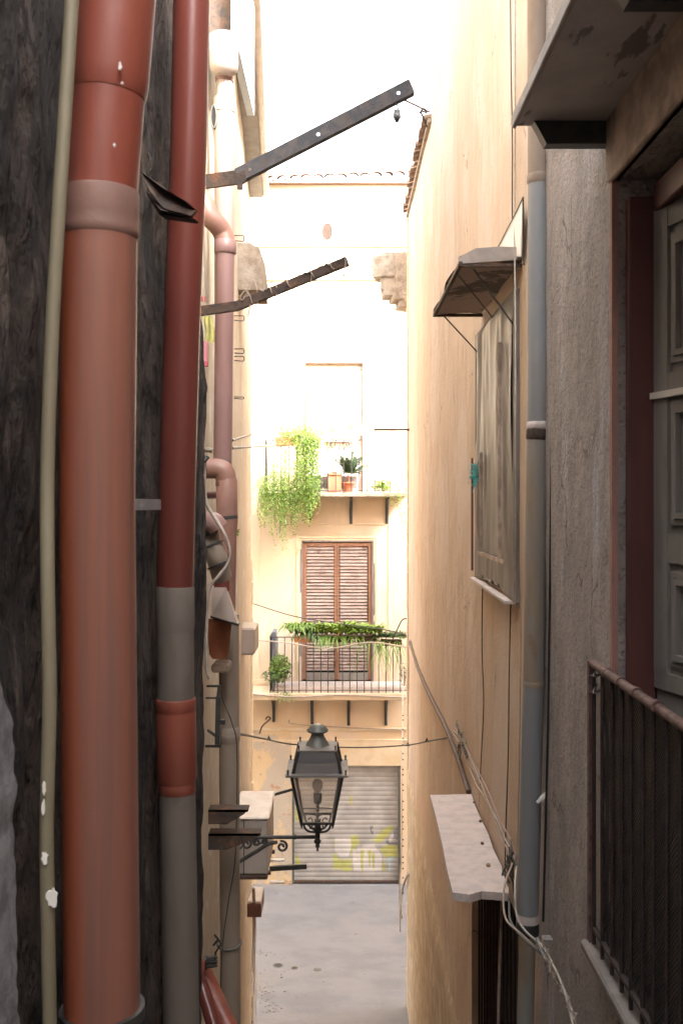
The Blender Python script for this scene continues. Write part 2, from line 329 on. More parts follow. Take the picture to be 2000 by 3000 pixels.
# pink jamb edge and lintel band
b = MB()
for i in range(26):
    z0 = EYE-1.66+i*2.79/26; e = random.uniform(-.006,.006)
    b.box((RX-.010,3.519,z0),(RX+.012,3.55+e,z0+2.79/26))
obj('door_surround', b, m_pinkjamb, nh)
obj('lintel', MB().box((RX-.016,1.9,EYE+1.13),(RX+.02,3.56,EYE+1.185),bev=.006), m_reveal, nh)
obj('stained_band', wall_grid((RX-.008,0,0),(0,1,0),(-1,0,0),1.3,3.60,EYE+1.187,EYE+1.372,[],.04,.004,.01,.04,3), m_reveal, nh)
# maroon frame and leaf
dr = obj('door_frame', MB().box((1.006,3.475,EYE-1.66),(1.103,3.515,EYE+1.06),bev=.005).box((1.09,2.1,EYE+1.0),(1.125,3.47,EYE+1.1),bev=.005), m_maroon, nh)
def leaf_pt(u, z, off=0):                      # door leaf plane, leans inward
    a = Vector((1.105,3.47,0)); dd = Vector((.26,-.965,0)).normalized(); nn = Vector((-dd.y,dd.x,0)); 
    if nn.x > 0: nn = -nn
    p = a+dd*u+nn*off; return Vector((p.x,p.y,z))
def lbox(mb, u0,u1,z0,z1,o0,o1):
    mb.add([leaf_pt(u0,z0,o0),leaf_pt(u1,z0,o0),leaf_pt(u1,z0,o1),leaf_pt(u0,z0,o1),leaf_pt(u0,z1,o0),leaf_pt(u1,z1,o0),leaf_pt(u1,z1,o1),leaf_pt(u0,z1,o1)],
           [(0,3,2,1),(4,5,6,7),(0,1,5,4),(1,2,6,5),(2,3,7,6),(3,0,4,7)])
lf = MB(); lbox(lf, .0,1.1, EYE-1.6,EYE+1.02,-.03,.0)
leaf = obj('door_leaf', lf, m_greydoor, nh)
b = MB()
for (z0,z1) in ((.93,1.02),(.36,.43),(-.22,-.12),(-.66,-.60)): lbox(b, .003,1.1,EYE+z0,EYE+z1,.001,.014)
lbox(b, .003,.085,EYE-.6,EYE+1.02,.002,.016)
for (z0,z1) in ((.43,.93),(-.12,.36),(-.60,-.22)):
    c = .02
    b_u = [(.10,.42)]
    for (ua,ub) in b_u:
        for k,(e,h) in enumerate(((.0,.012),(.022,.022))):
            lbox(b,ua+e,ua+e+.02,EYE+z0+.03+e,EYE+z1-.03-e,.001,h); lbox(b,ub-e-.02,ub-e,EYE+z0+.03+e,EYE+z1-.03-e,.001,h)
            lbox(b,ua+e,ub-e,EYE+z0+.03+e,EYE+z0+.05+e,.0015,h+.001); lbox(b,ua+e,ub-e,EYE+z1-.05-e,EYE+z1-.03-e,.0015,h+.001)
        lbox(b,ua+.075,ub-.075,EYE+z0+.11,EYE+z1-.11,.001,.016)
obj('moulding', b, m_greydoor, leaf)
b = MB(); lbox(b,.0,.6,EYE+.345,EYE+.368,.016,.03); obj('draught_strip', b, m_white, leaf)

# marble balcony above the door
mbk = thing('balcony', 'marble balcony slab on black iron beams above the door at top right', 'balcony', (.8,3,EYE+1.35))
obj('slab', MB().box((.635,1.2,EYE+1.375),(RX+.012,3.66,EYE+1.41),bev=.006), m_marble, mbk)
obj('edge_trim', MB().box((.629,1.2,EYE+1.368),(.645,3.665,EYE+1.418),bev=.004), m_sheetedge, mbk)
bm_ = MB().prism([(.70,3.60,EYE+1.374),(RX,3.60,EYE+1.374),(RX,3.60,EYE+1.29),(.745,3.60,EYE+1.29)], (0,.055,0)).mesh('beam', m_iron)
for dy in (0,-1.03): inst('beam', bm_, root_loc(mbk)+Vector((0,dy,0)), mbk)
# fix: instanced mesh carries world coordinates, so offset back
for c in mbk.children:
    if c.name.startswith('beam'): c.location = Vector(c.location) - root_loc(mbk)

# flush railing
rl = thing('railing', 'old maroon iron railing with dark wire screen across the near door opening', 'railing', (.93,3,EYE-1.66))
RXX = .935
b = MB().tube(curve([(RXX,3.68,EYE-.615),(RXX,3.2,EYE-.62),(RXX+.005,2.7,EYE-.625),(RXX,2.0,EYE-.62)],8), .0165, 12)
for yy in (3.5,3.33,3.15,2.95): b.tube([(RXX,yy,EYE-.618),(RXX,yy-.02,EYE-.618)], .0195, 12)
obj('handrail', b, m_railrust, rl)
bar = MB().tube([(0,0,0),(0,0,1.03)], .0075, 8).mesh('baluster', m_railbar)
for k in range(14): inst('baluster', bar, (RXX+random.uniform(-.003,.003), 3.66-k*.115+random.uniform(-.008,.008), EYE-1.65), rl)
obj('end_post', MB().box((RXX-.012,3.70,EYE-1.66),(RXX+.012,3.725,EYE-.61)), m_railrust, rl)
obj('bottom_rail', MB().box((RXX-.008,2,EYE-1.60),(RXX+.008,3.70,EYE-1.585)), m_railbar, rl)
obj('sill', MB().box((RXX-.035,2,EYE-1.70),(RX+.1,3.74,EYE-1.662),bev=.008), m_greywood, rl)
mm = bpy.data.materials.new('wire_screen'); mm.use_nodes = True; T = mm.node_tree
pb = T.nodes['Principled BSDF']; pb.inputs['Roughness'].default_value = .5
wv = T.nodes.new('ShaderNodeTexWave'); wv.wave_type = 'BANDS'; wv.bands_direction = 'DIAGONAL'; wv.inputs['Scale'].default_value = 38; wv.inputs['Distortion'].default_value = .6
tg = T.nodes.new('ShaderNodeNewGeometry'); T.links.new(tg.outputs['Position'], wv.inputs['Vector'])
cr = T.nodes.new('ShaderNodeValToRGB'); cr.color_ramp.elements[0].color = (.003,.0035,.005,1); cr.color_ramp.elements[1].color = (.022,.026,.032,1)
T.links.new(wv.outputs['Fac'], cr.inputs[0]); T.links.new(cr.outputs[0], pb.inputs['Base Color'])
bp = T.nodes.new('ShaderNodeBump'); bp.inputs['Distance'].default_value = .004; T.links.new(wv.outputs['Fac'], bp.inputs['Height']); T.links.new(bp.outputs[0], pb.inputs['Normal'])
b = MB(); ny, nz_ = 40, 24
Vv = [(RXX+.03+.006*noise.noise(Vector((i*.3,j*.3,0))), 2+1.64*i/ny, EYE-1.64+1.0*j/nz_) for i in range(ny+1) for j in range(nz_+1)]
b.add(Vv, [(i*(nz_+1)+j,(i+1)*(nz_+1)+j,(i+1)*(nz_+1)+j+1,i*(nz_+1)+j+1) for i in range(ny) for j in range(nz_)], True)
obj('wire_screen', b, mm, rl)
for k,(z,yy) in enumerate(((-.66,3.66),(-.72,3.66))):
    wire('binding_wire', [(RXX-.02,yy,EYE+z),(RXX+.02,yy-.04,EYE+z+.02),(RXX-.02,yy-.06,EYE+z+.01),(RXX+.01,yy+.01,EYE+z+.03)], .003, m_iron, '', parent=rl)

# ---- middle right house (ochre), tall part then lower part to the street corner
rh = thing('house', 'tall ochre plastered house forming the right side of the alley down to the street', 'house', (2, 9, 0))
win_hi = (5.5, 6.9, EYE-.5, EYE+1.1)
win_lo = (5.45, 7.36, EYE-4.6, EYE-2.32)
w = wall_grid((RX,0,0), (0,1,0), (-1,0,0), 4.92, 10.7, 0, EYE+5.7, [win_hi, win_lo], .16, .012, .18, .2, 5)
obj('wall', w, m_rightwall, rh)
w = wall_grid((RX,0,0), (0,1,0), (-1,0,0), 10.7, 14.4, 0, EYE+4.1, [], .2, .012, .1, .2, 5)
obj('wall', w, m_rightwall, rh)
b = MB().box((1.5,4.93,0),(7,10.7,EYE+5.7)).box((RX,10.69,EYE+4.1),(7,10.70,EYE+5.7)).box((RX,4.9,EYE+5.7),(7,10.7,EYE+5.8)).box((RX,4.9,EYE+3.6),(7,4.92,EYE+5.7))
b.box((RX,14.39,0),(12,14.41,EYE+4.1)).box((RX-.0,10.72,EYE+4.1),(12,14.4,EYE+4.12)); obj('core', b, m_rightwall, rh)
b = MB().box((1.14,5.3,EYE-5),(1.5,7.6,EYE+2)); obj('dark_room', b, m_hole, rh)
# corner edge strip, paler colour stands in for the light on it
b = MB()
for i in range(60):
    z = i*.192; e = random.uniform(-.004,.004); b.box((RX-.022+e,14.33,z),(RX+.05,14.425,z+.19),bev=.006)
obj('corner_strip', b, m_mould, rh)
# rough plinth, its upper edge falls toward the camera
b = MB(); n_y, n_z = 60, 24; y0, y1 = 7.45, 14.3
V_ = []
for i in range(n_y+1):
    y = y0+(y1-y0)*i/n_y; top = 3.0 - .0 + (y-8.5)*.10 + .06*noise.noise(Vector((y*2,0,0))) + .03*noise.noise(Vector((y*9,0,0)))
    for j in range(n_z+1):
        z = top*j/n_z; p = Vector((0,y,z)); V_.append((RX-.022-.018*noise.noise(p*3)-(0 if j < n_z else -.03), y, z))
b.add(V_, [(i*(n_z+1)+j,(i+1)*(n_z+1)+j,(i+1)*(n_z+1)+j+1,i*(n_z+1)+j+1) for i in range(n_y) for j in range(n_z)], True)
obj('rough_plinth', b, m_plinth, rh)
# eave tiles along the low roof
t = MB()
for k in range(7):
    a = math.pi*k/6; t.v
ang = [math.pi*k/6 for k in range(7)]
Vt = [Vector((0, .085*math.cos(a), .06*math.sin(a))) for a in ang]+[Vector((.4, .07*math.cos(a), .05*math.sin(a)+.12)) for a in ang]
Vt += [v+Vector((0,0,-.015)) for v in Vt]
Fs = [(k,k+1,8+k,7+k) for k in range(6)]+[(14+k,21+k,22+k,15+k) for k in range(6)]+[(k,14+k,15+k,k+1) for k in range(6)]
tile_me = MB().add(Vt, Fs, True).mesh('roof_tile', m_tile)
for k in range(18): inst('roof_tile', tile_me, (RX-.09+random.uniform(-.02,.02), 10.85+k*.2, EYE+4.14+random.uniform(-.01,.01)), rh, (0,0,random.uniform(-.06,.06)))
obj('eave_board', MB().box((RX-.035,10.72,EYE+4.075),(RX+.01,14.4,EYE+4.12)), m_stone, rh)

# barred window under the slab
bw = MB().tube([(0,0,0),(0,0,2.25)], .008, 6).mesh('bar', m_railbar)
for k in range(14): inst('window_bar', bw, (RX-.005+.05, 5.55+k*.135, EYE-4.58), rh)
obj('window_frame', MB().box((RX+.10,5.45,EYE-4.6),(RX+.16,5.52,EYE-2.32)).box((RX+.10,7.29,EYE-4.6),(RX+.16,7.36,EYE-2.32)).box((RX+.10,5.52,EYE-2.40),(RX+.16,7.29,EYE-2.32)), m_rust, rh)

# concrete slab hood
sb = MB(); pts = [(.655,7.33),(.60+.02,5.52),(.70,5.48),(.78,5.53),(.93,5.50),(.95,5.9),(.96,7.34)]
pp = []
for i in range(len(pts)):
    a, c = Vector(pts[i]), Vector(pts[(i+1)%len(pts)])
    for k in range(5):
        q = a.lerp(c, k/5); q += Vector((random.uniform(-.006,.006), random.uniform(-.006,.006))); pp.append((q.x,q.y,EYE-2.24))
sb.prism(pp, (0,0,.045)); tag(obj('window_hood', sb, m_slab), 'pinkish concrete slab hood projecting over the barred window at lower right', 'slab')
for k,(px,py,r_) in enumerate(((1387,2350,.007),(1406,2405,.010),(1412,2470,.011),(1430,2535,.012))):
    p = at(px,py,2.19*F0/(py-HY)); p.z = EYE-2.195
    mb = MB(); n8 = 7
    mb.prism([p+Vector((r_*random.uniform(.7,1.3)*math.cos(a*2*math.pi/n8), r_*1.8*random.uniform(.7,1.3)*math.sin(a*2*math.pi/n8),0)) for a in range(n8)], (.002,.003,.008))
    tag(obj('debris', mb, m_green[3] if k==3 else m_rust), 'small bit of rubbish lying on the concrete hood', 'debris', 'rubbish scraps on the concrete hood')

# upper hood with sheet-metal edge, struts, white triangle above it
uh = thing('window_hood', 'dark sheet hood with peeling underside above the plastic covered window', 'hood', (.8,6,EYE+1.2))
hb = MB()
V_ = []; nu, nv = 12, 5
for i in range(nu+1):
    y = 5.33+1.5*i/nu
    for j in range(nv+1):
        f = j/nv; x = .635+.335*f; V_.append((x+.01*math.sin(i), y, EYE+1.255 + .035*math.sin(f*2.4)*(1-.3*i/nu) + .006*noise.noise(Vector((i*.7,j,0)))))
top = [(x,y,z+.03+.02*(1-i_/len(V_))) for i_,(x,y,z) in enumerate(V_)]
q = nv+1
hb.add(V_, [(i*q+j,i*q+j+1,(i+1)*q+j+1,(i+1)*q+j) for i in range(nu) for j in range(nv)], True)
hb.add(top, [(i*q+j,(i+1)*q+j,(i+1)*q+j+1,i*q+j+1) for i in range(nu) for j in range(nv)], True)
obj('sheet', hb, m_canopy, uh)
obj('edge_band', MB().prism([(.628,5.325,EYE+1.262),(.628,5.325,EYE+1.295),(.72,5.325,EYE+1.345),(.86,5.325,EYE+1.355),(.97,5.325,EYE+1.35),(.97,5.325,EYE+1.285)], (0,.008,0)), m_sheetedge, uh)
obj('edge_rail', MB().bar((.64,5.32,EYE+1.262),(.64,6.83,EYE+1.262),.02,.022).bar((.64,6.82,EYE+1.262),(.97,6.82,EYE+1.262),.02,.02).bar((.64,5.335,EYE+1.255),(.97,5.335,EYE+1.255),.02,.016), m_rust, uh)
obj('strut', MB().tube([(.70,6.78,EYE+1.25),(.955,6.8,EYE+.98)], .005, 6), m_iron, uh)
obj('strut', MB().tube([(.72,5.4,EYE+1.25),(.955,5.42,EYE+.93)], .005, 6), m_iron, uh)
obj('strut', MB().tube([(.64,5.5,EYE+1.25),(.955,6.2,EYE+1.12)], .004, 6), m_iron, uh)
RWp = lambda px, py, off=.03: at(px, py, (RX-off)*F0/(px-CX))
wp = MB().prism([RWp(1448,748),RWp(1529,588),RWp(1524,752)], (.006,0,0))  # thin white triangle just off the wall plane
tag(obj('side_piece', wp, m_white), 'thin white triangle along the right wall above the dark hood beside the grey downpipe', 'panel')

# plastic sheet window
ps = thing('covered_window', 'tall window covered by a wrinkled dirty plastic sheet between hood and downpipe', 'window', (.95,6.2,EYE-.55))
b = MB(); nu, nv = 70, 60; V_ = []
for i in range(nu+1):
    y = 5.43+1.52*i/nu
    for j in range(nv+1):
        z = EYE-.56+1.68*j/nv + (.04*math.sin(i/nu*3) if j == 0 else 0)
        f = noise.noise(Vector((y*7,z*1.2,0)))*.014 + noise.noise(Vector((y*9,z*5,3)))*.005 + .001*math.sin(y*24+z*2.2+3*noise.noise(Vector((y*3,z,0))))
        V_.append((.935+f, y, z))
b.add(V_, [(i*(nv+1)+j,(i+1)*(nv+1)+j,(i+1)*(nv+1)+j+1,i*(nv+1)+j+1) for i in range(nu) for j in range(nv)], True)
obj('thin_sheet', b, mp_, ps)
obj('frame', MB().bar((.955,5.42,EYE-.57),(.955,5.42,EYE+1.14),.035,.03).bar((.955,6.96,EYE-.55),(.955,6.96,EYE+1.14),.03,.03).bar((.955,5.4,EYE+1.13),(.955,6.97,EYE+1.13),.03,.03), m_greywood, ps)
obj('lath', MB().bar((.912,5.6,EYE-.36),(.912,6.6,EYE-.36),.012,.022).bar((.912,5.72,EYE-.38),(.912,5.72,EYE+.9),.02,.015).bar((.915,6.5,EYE-.38),(.915,6.5,EYE+.3),.02,.012), m_reveal, ps)
obj('sill_strip', MB().bar((.925,5.45,EYE-.575),(.925,6.95,EYE-.56),.05,.016), m_slab, ps)
obj('red_lath', MB().bar((.905,6.86,EYE-.5),(.91,6.9,EYE+.28),.015,.018), m_maroon, ps)
RW_ = lambda px, py, off: at(px, py, (RX-off)*F0/(px-CX))
b = MB()
for k in range(130):
    p = RW_(1388+random.gauss(0,6), 1388+random.gauss(0,15), .06); q2 = p+Vector((random.gauss(0,.012),random.gauss(0,.02),random.gauss(0,.02)))
    b.tube([p,(p+q2)/2+Vector((0,0,.006)),q2], .0022, 4)
tag(obj('net_tuft', b, m_teal, None), 'teal tuft of frayed net beside the plastic covered window', 'net')

# ---- left near house: rough dark wall
LX = -.56
lh = thing('house', 'dark rough stone house wall close at the left behind the big pipes', 'house', (-2,2,0))
b = MB(); nu, nv = 200, 330; y0, y1, z0, z1 = 1.0, 4.1, EYE-2.9, EYE+2.9; V_ = []
for i in range(nu+1):
    y = y0+(y1-y0)*i/nu
    for j in range(nv+1):
        z = z0+(z1-z0)*j/nv; p = Vector((y*2.6, z*.9, 0))
        h = noise.fractal(p, .9, 2.1, 5)*.034 + abs(noise.noise(Vector((y*7,z*2.2,4))))*.03 + abs(noise.noise(Vector((y*22,z*6,2))))*.012 - max(0, noise.noise(Vector((y*3.2+noise.noise(Vector((y*3,z*2,1)))*.8, z*.8, 9)))-.28)*.12
        V_.append((LX-.025+h, y - (.03*noise.noise(Vector((z*3,0,0))) if i == nu else 0), z))
b.add(V_, [(i*(nv+1)+j,i*(nv+1)+j+1,(i+1)*(nv+1)+j+1,(i+1)*(nv+1)+j) for i in range(nu) for j in range(nv)], True)
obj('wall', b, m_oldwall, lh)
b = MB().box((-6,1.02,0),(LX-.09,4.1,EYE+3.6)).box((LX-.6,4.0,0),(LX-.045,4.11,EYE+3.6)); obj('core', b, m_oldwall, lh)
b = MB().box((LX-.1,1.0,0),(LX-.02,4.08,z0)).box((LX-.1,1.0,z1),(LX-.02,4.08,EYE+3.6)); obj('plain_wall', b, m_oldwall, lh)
# plaster patches, bottom left
b = MB(); ns = 60
yl = []
for j in range(ns+1):
    z = EYE-1.05+ (1.05-.25)*j/ns
    e = 1.635 + .05*(1-j/ns) - .08*max(0,(j/ns-.85)/.15) + .035*noise.noise(Vector((z*9,0,0)))+.015*noise.noise(Vector((z*30,5,0)))
    yl.append((e,z))
V_ = []
for (e,z) in yl: V_ += [(LX+.02,1.0,z),(LX+.022+.004*noise.noise(Vector((z*20,0,0))),e-.02,z),(LX-.02,e+.005,z)]
b.add(V_, [(3*j+k,3*j+k+1,3*j+k+4,3*j+k+3) for j in range(ns) for k in (0,1)])
obj('plaster_patch', b, m_patch, lh)

# ---- left far house (ochre), wall diverges slowly from the alley axis
A0, A1 = Vector((-.66,4.1,0)), Vector((-1.23,13.5,0)); dL = (A1-A0).normalized(); nL = Vector((-dL.y,dL.x,0)); nL = nL if nL.x > 0 else -nL
def lw(d): return -.66 - (d-4.1)*.57/9.4
lf_ = thing('house', 'pale ochre house beyond the dark wall along the left side of the alley', 'house', (-3,9,0))
w = wall_grid(A0, dL, nL, 0, (A1-A0).length, 0, EYE+4.3, [], .2, .012, .1, .2, 11)
obj('wall', w, m_leftyel, lf_)
core = MB().prism([(-.72,4.12,0),(-1.27,13.48,0),(-12,13.48,0),(-12,4.12,0)], (0,0,EYE+4.3)); obj('core', core, m_leftyel, lf_)
# eave seen high up at the left
ev = MB()
for (ya,yb,za) in ((6.4,12.9,0),):
    p0 = Vector((lw(ya)+.0,ya,EYE+3.92)); p1 = Vector((lw(yb),yb,EYE+3.92))
    ev.prism([p0,p0+Vector((.17,0,0)),p0+Vector((.17,0,.16)),p0+Vector((0,0,.3))], p1-p0)
obj('eave', ev, m_greydoor, lf_)
obj('gutter', MB().tube([(lw(5.2)+.20,5.2,EYE+3.98),(lw(12.9)+.2,12.9,EYE+3.98)], .05, 12), m_acwhite, lf_)
b = MB()
for i in range(40):
    e = random.uniform(-.01,.01); z = .2+i*.16
    b.box((lw(13.4)-.04,13.36,z),(lw(13.4)+.02+e,13.52,z+.155),bev=.01)
obj('corner_strip', b, m_mould, lf_)

# ---- unseen walls behind the camera, added and raised to limit light nearby
bb = thing('house', 'unseen walls added behind the viewpoint to hold back light from the near surfaces', 'house', (0,-6,0))
obj('wall', MB().box((-7,-7,0),(6,-6.51,EYE+7.5)).box((-7,-6.5,0),(-3.2,1.0,EYE+7.5)), m_nearwall, bb)
tr = obj('bounce_floor', MB().box((-3.2,-6.5,EYE-1.8),(RX-.01,.35,EYE-1.65)), m_pave); tr['kind'] = 'structure'  # unseen floor added behind the camera to bounce light forward

# ================================================================== house across the street
fh = thing('house', 'sunlit ochre house across the street with two planted balconies and tiled eave', 'house', (0,FD,0))
H_door = (fx(882), fx(1094), fz(1998), fz(1583)); H_win = (fx(892), fx(1062), fz(1445), fz(1062))
H_gar = (fx(855), fx(1173), 0.0, fz(2243)); H_ov = None
w = wall_grid((0,FD,0), (1,0,0), (0,-1,0), -12, 12, 0, fz(535), [H_door,H_win,H_gar], .3, .01, .16, .3, 21)
obj('wall', w, m_facade, fh)
obj('core', MB().box((-12,FD+.25,0),(12,FD+7,fz(540))), m_reveal, fh)
def fb(mb, a, b_, c, d, y0, y1, bev=0): return mb.box((fx(a),y0,fz(d)),(fx(c),y1,fz(b_)),bev=bev)
for (a,t_,c,bt,pr) in ((600,716,1250,724,.05),(600,772,1250,779,.04),(600,800,1250,806,.03),(600,816,1250,822,.05),
                    (600,2132,1250,2140,.04),(600,2165,1250,2172,.03)):
    mo = MB(); fb(mo,a,t_,c,bt,FD-pr,FD+.02,.006); obj('cornice', mo, m_mould, fh)
mo = MB()   # thin raised frame round the shutter door and lintel panel
for (a,t_,c,bt) in ((868,1570,876,1999),(1100,1570,1108,1999),(876,1570,1100,1577),(758,1534,1140,1538),(758,1538,762,1990),(1136,1538,1140,1990),(600,1990,792,2003)):
    fb(mo,a,t_,c,bt,FD-.018,FD+.02,.004)
obj('plaster_frame', mo, m_mould, fh)
pl = wall_grid((0,FD-.03,0),(1,0,0),(0,-1,0), fx(640), fx(853), 0, fz(2140), [], .12, .012, .03, .12, 40)
obj('peeling_pier', pl, m_facpeel, fh)
fbx = MB(); fb(fbx,853,2172,1178,2243,FD-.028,FD+.02,.008); obj('garage_lintel', fbx, m_mould, fh)
# oval opening
ov = MB(); c = Vector((fx(958),FD-.012,fz(680)))
ring = [c+Vector((.105*math.cos(a*math.pi/12),0,.17*math.sin(a*math.pi/12))) for a in range(24)]
ov.add(ring,[tuple(range(24))]); obj('oval_opening', ov, m_oval, fh)
rg = MB(); rg.tube([c+Vector((.115*math.cos(a*math.pi/16),0,.18*math.sin(a*math.pi/16))) for a in range(33)], .015, 6); obj('oval_surround', rg, m_facade, fh)
# roof tiles at the eave
Vt = [Vector((.105*math.cos(a), -.02, .075*math.sin(a))) for a in ang]+[Vector((.085*math.cos(a), .45, .06*math.sin(a)+.14)) for a in ang]
Vt += [v+Vector((0,0,-.018)) for v in Vt]
cov = MB().add(Vt, Fs, True).mesh('roof_tile', m_tile)
Vt2 = [Vector((.10*math.cos(a), -.02, -.06*math.sin(a))) for a in ang]+[Vector((.08*math.cos(a), .45, -.05*math.sin(a)+.14)) for a in ang]
Vt2 += [v+Vector((0,0,-.018)) for v in Vt2]
chan = MB().add(Vt2, Fs, True).mesh('roof_tile', m_tile)
zr = fz(528)
for k in range(-18, 19):
    s_ = (k*.223)*.035
    inst('roof_tile', cov, (k*.223+random.uniform(-.01,.01), FD-.22, zr+s_+random.uniform(-.006,.006)), fh, (0,0,random.uniform(-.04,.04)))
    inst('roof_tile', chan, ((k+.5)*.223, FD-.20+random.uniform(-.02,.02), zr+s_+.0), fh)
obj('roof', MB().prism([(-12,FD-.1,zr-.09),(-12,FD+4,zr+1.15),(-12,FD+4,zr-.1)],(24,0,0)), m_tile, fh)

# shutter door
sd = obj('shutter_door', MB().box((H_door[0],FD+.10,H_door[2]),(H_door[1],FD+.115,H_door[3])), m_hole, fh)
fr = MB()
z0_, z1_ = H_door[2], H_door[3]
for (a,c) in ((886,897),(979,985.5),(986.5,993),(1078,1089)): fb(fr,a,1590,c,1992,FD+.03,FD+.085,.004)
for (a,c) in ((897,979),(993,1078)):
    fb(fr,a,1590,c,1601,FD+.032,FD+.083,.004)
obj('shutter_frame', fr, m_wood, sd)
for (a,c) in ((897,979),(993,1078)):
    for (ta,tb) in ((1972,1994),(1838,1846)):
        fr = MB(); fb(fr,a,ta,c,tb,FD+.032,FD+.083,.003); obj('shutter_rail', fr, m_greywood, sd)
fr = MB(); fb(fr,878,1577,886,1998,FD+.0,FD+.09,.004); fb(fr,1089,1577,1098,1998,FD+.0,FD+.09,.004); fb(fr,886,1577,1089,1588,FD+.002,FD+.09,.004)
obj('outer_frame', fr, m_greywood, sd)
wS = fx(978)-fx(898)
Ms = Matrix.Rotation(R(-30),4,'X')
slat_me = MB().box((-wS/2,-.004,-.031),(wS/2,.004,.031),M=Ms).mesh('slat', m_slat)
k = 0; py = 1606
while py < 1970:
    if not 1834 < py < 1850:
        for cx_ in (938,1035.5): inst('slat', slat_me, (fx(cx_),FD+.058,fz(py)), sd, (random.uniform(-.05,.05),random.uniform(-.004,.004),0))
    py += 9.6
# upper window: flat white fill and cream sash inside a brown frame
uw = obj('window', MB().box((H_win[0],FD+.10,H_win[2]),(H_win[1],FD+.12,H_win[3])), m_white, fh)
fr = MB(); fb(fr,889,1059,895,1446,FD-.01,FD+.1,.004); fb(fr,895,1059,1064,1065,FD-.012,FD+.1,.004); fb(fr,1059,1065,1064,1446,FD+.04,FD+.1)
obj('frame', fr, m_wood, uw)
fr = MB(); fb(fr,975,1066,979,1446,FD+.06,FD+.1); fb(fr,897,1070,900,1446,FD+.07,FD+.1); fb(fr,900,1074,975,1079,FD+.07,FD+.1); fb(fr,979,1074,1059,1079,FD+.07,FD+.1)
obj('sash', fr, m_mould, uw)
# draped cloth behind the upper rail
b = MB(); V_ = []
for i in range(31):
    f = i/30; px = 915+150*f; tp = 1268-28*abs(math.sin(f*2*math.pi))+(-20 if f > .93 else 0)
    for j in range(7): V_.append((fx(px), FD-.1+.02*math.sin(i*1.3+j), fz(tp+j*6*(.4+.6*abs(math.cos(f*3.1))))))
b.add(V_, [(i*7+j,i*7+j+1,(i+1)*7+j+1,(i+1)*7+j) for i in range(30) for j in range(6)], True)
tag(obj('draped_cloth', b, M('red_cream_cloth', (.45,.25,.18), (.3,.10,.07), .9, 4)), 'pale and reddish cloth draped behind the upper balcony railing', 'cloth')
# lower dark bench behind upper rail
b = MB(); fb(b,905,1395,1045,1432,FD-.25,FD-.05,.01); tag(obj('flower_trough', b, m_greywood), 'low grey wooden trough on the upper balcony behind the palm', 'trough')

def balcony(slab, rail, pitch, name_l, brk, barx, topy, boty, gapset=(), slabmat=m_stone):
    o = thing('balcony', name_l, 'balcony', ((fx(slab[0])+fx(slab[1]))/2, FD-.35, fz(slab[3])))
    b = MB(); fb(b,slab[0],slab[2],slab[1],slab[3],FD-.72,FD+.01,.012); obj('slab', b, slabmat, o)
    yr = FD-.68
    b = MB().box((fx(rail[0]),yr-.012,fz(topy)-.008),(fx(rail[1]),yr+.012,fz(topy)+.008)).box((fx(rail[0]),yr-.008,fz(boty)-.006),(fx(rail[1]),yr+.008,fz(boty)+.006))
    b.box((fx(rail[0]),yr,fz(topy)-.008),(fx(rail[0])+.02,FD,fz(topy)+.008)); obj('handrail', b, m_iron, o)
    me = MB().tube([(0,0,0),(0,0,fz(topy)-fz(slab[2])+.0)], .0085, 6).mesh('baluster', m_iron)
    px = barx
    while px < rail[1]: inst('baluster', me, (fx(px), yr, fz(slab[2])), o); px += pitch
    for k in range(1,6): inst('baluster', me, (fx(rail[0])+.01, yr+k*.11, fz(slab[2])), o)
    for (bx, by) in brk:
        q = MB(); p0 = Vector((fx(bx),FD-.62,fz(slab[3])))
        cv = [(0,-.0,-.012),(0,.25,-.05),(0,.45,-.16),(0,.56,-.30),(0,.60,fz(by)-fz(slab[3]))]
        pts = curve([p0+Vector(v) for v in cv],5); q.tube(pts, [.02+.01*math.sin(i/len(pts)*3) for i in range(len(pts))], 8)
        q.box((fx(bx)-.028,FD-.02,fz(by)-.02),(fx(bx)+.028,FD+.0,fz(slab[3]))); q.box((fx(bx)-.02,FD-.66,fz(slab[3])-.02),(fx(bx)+.02,FD,fz(slab[3])-.001))
        q.tube([p0+Vector((0,.30+.05*math.cos(a*.6),-.13+.05*math.sin(a*.6))) for a in range(11)], .008, 6)
        obj('bracket', q, m_iron, o)
    return o
# px scale differs a little nearer to the camera, so slab pixel limits are given at the wall plane
bu = balcony((772,1188,1444,1456),(782,1188),22,'upper balcony with thin dark balusters, hanging greenery and a potted palm',
             ((909,1520),(1028,1532),(1133,1532)), 786, 1295, 1438)
bl = balcony((700,1182,2010,2030),(797,1186),20.4,'lower balcony with dark balusters and a row of green planters in front of louvred shutters',
             ((802,2112),(914,2118),(1021,2122),(1130,2122)), 799, 1852, 2002, slabmat=m_mould)
b = MB(); fb(b,812,2010,1182,1996,FD-.6,FD-.02); obj('floor_step', b, m_slab, bl)
b = MB(); fb(b,803,1840,812,2008,FD-.6,FD-.1); 
obj('side_piece', b, M('blue_grey_panel', (.13,.14,.17), (.10,.11,.13), .6, 8), bl, 'blue grey metal side panel')
# cable trunk along slab
wire('cable', [at(700,2030,18.25),at(860,2042,18.25),at(1000,2036,18.25),at(1190,2044,18.25)], .016, m_tancable, 'thick pale cable strapped along the edge of the lower balcony slab')

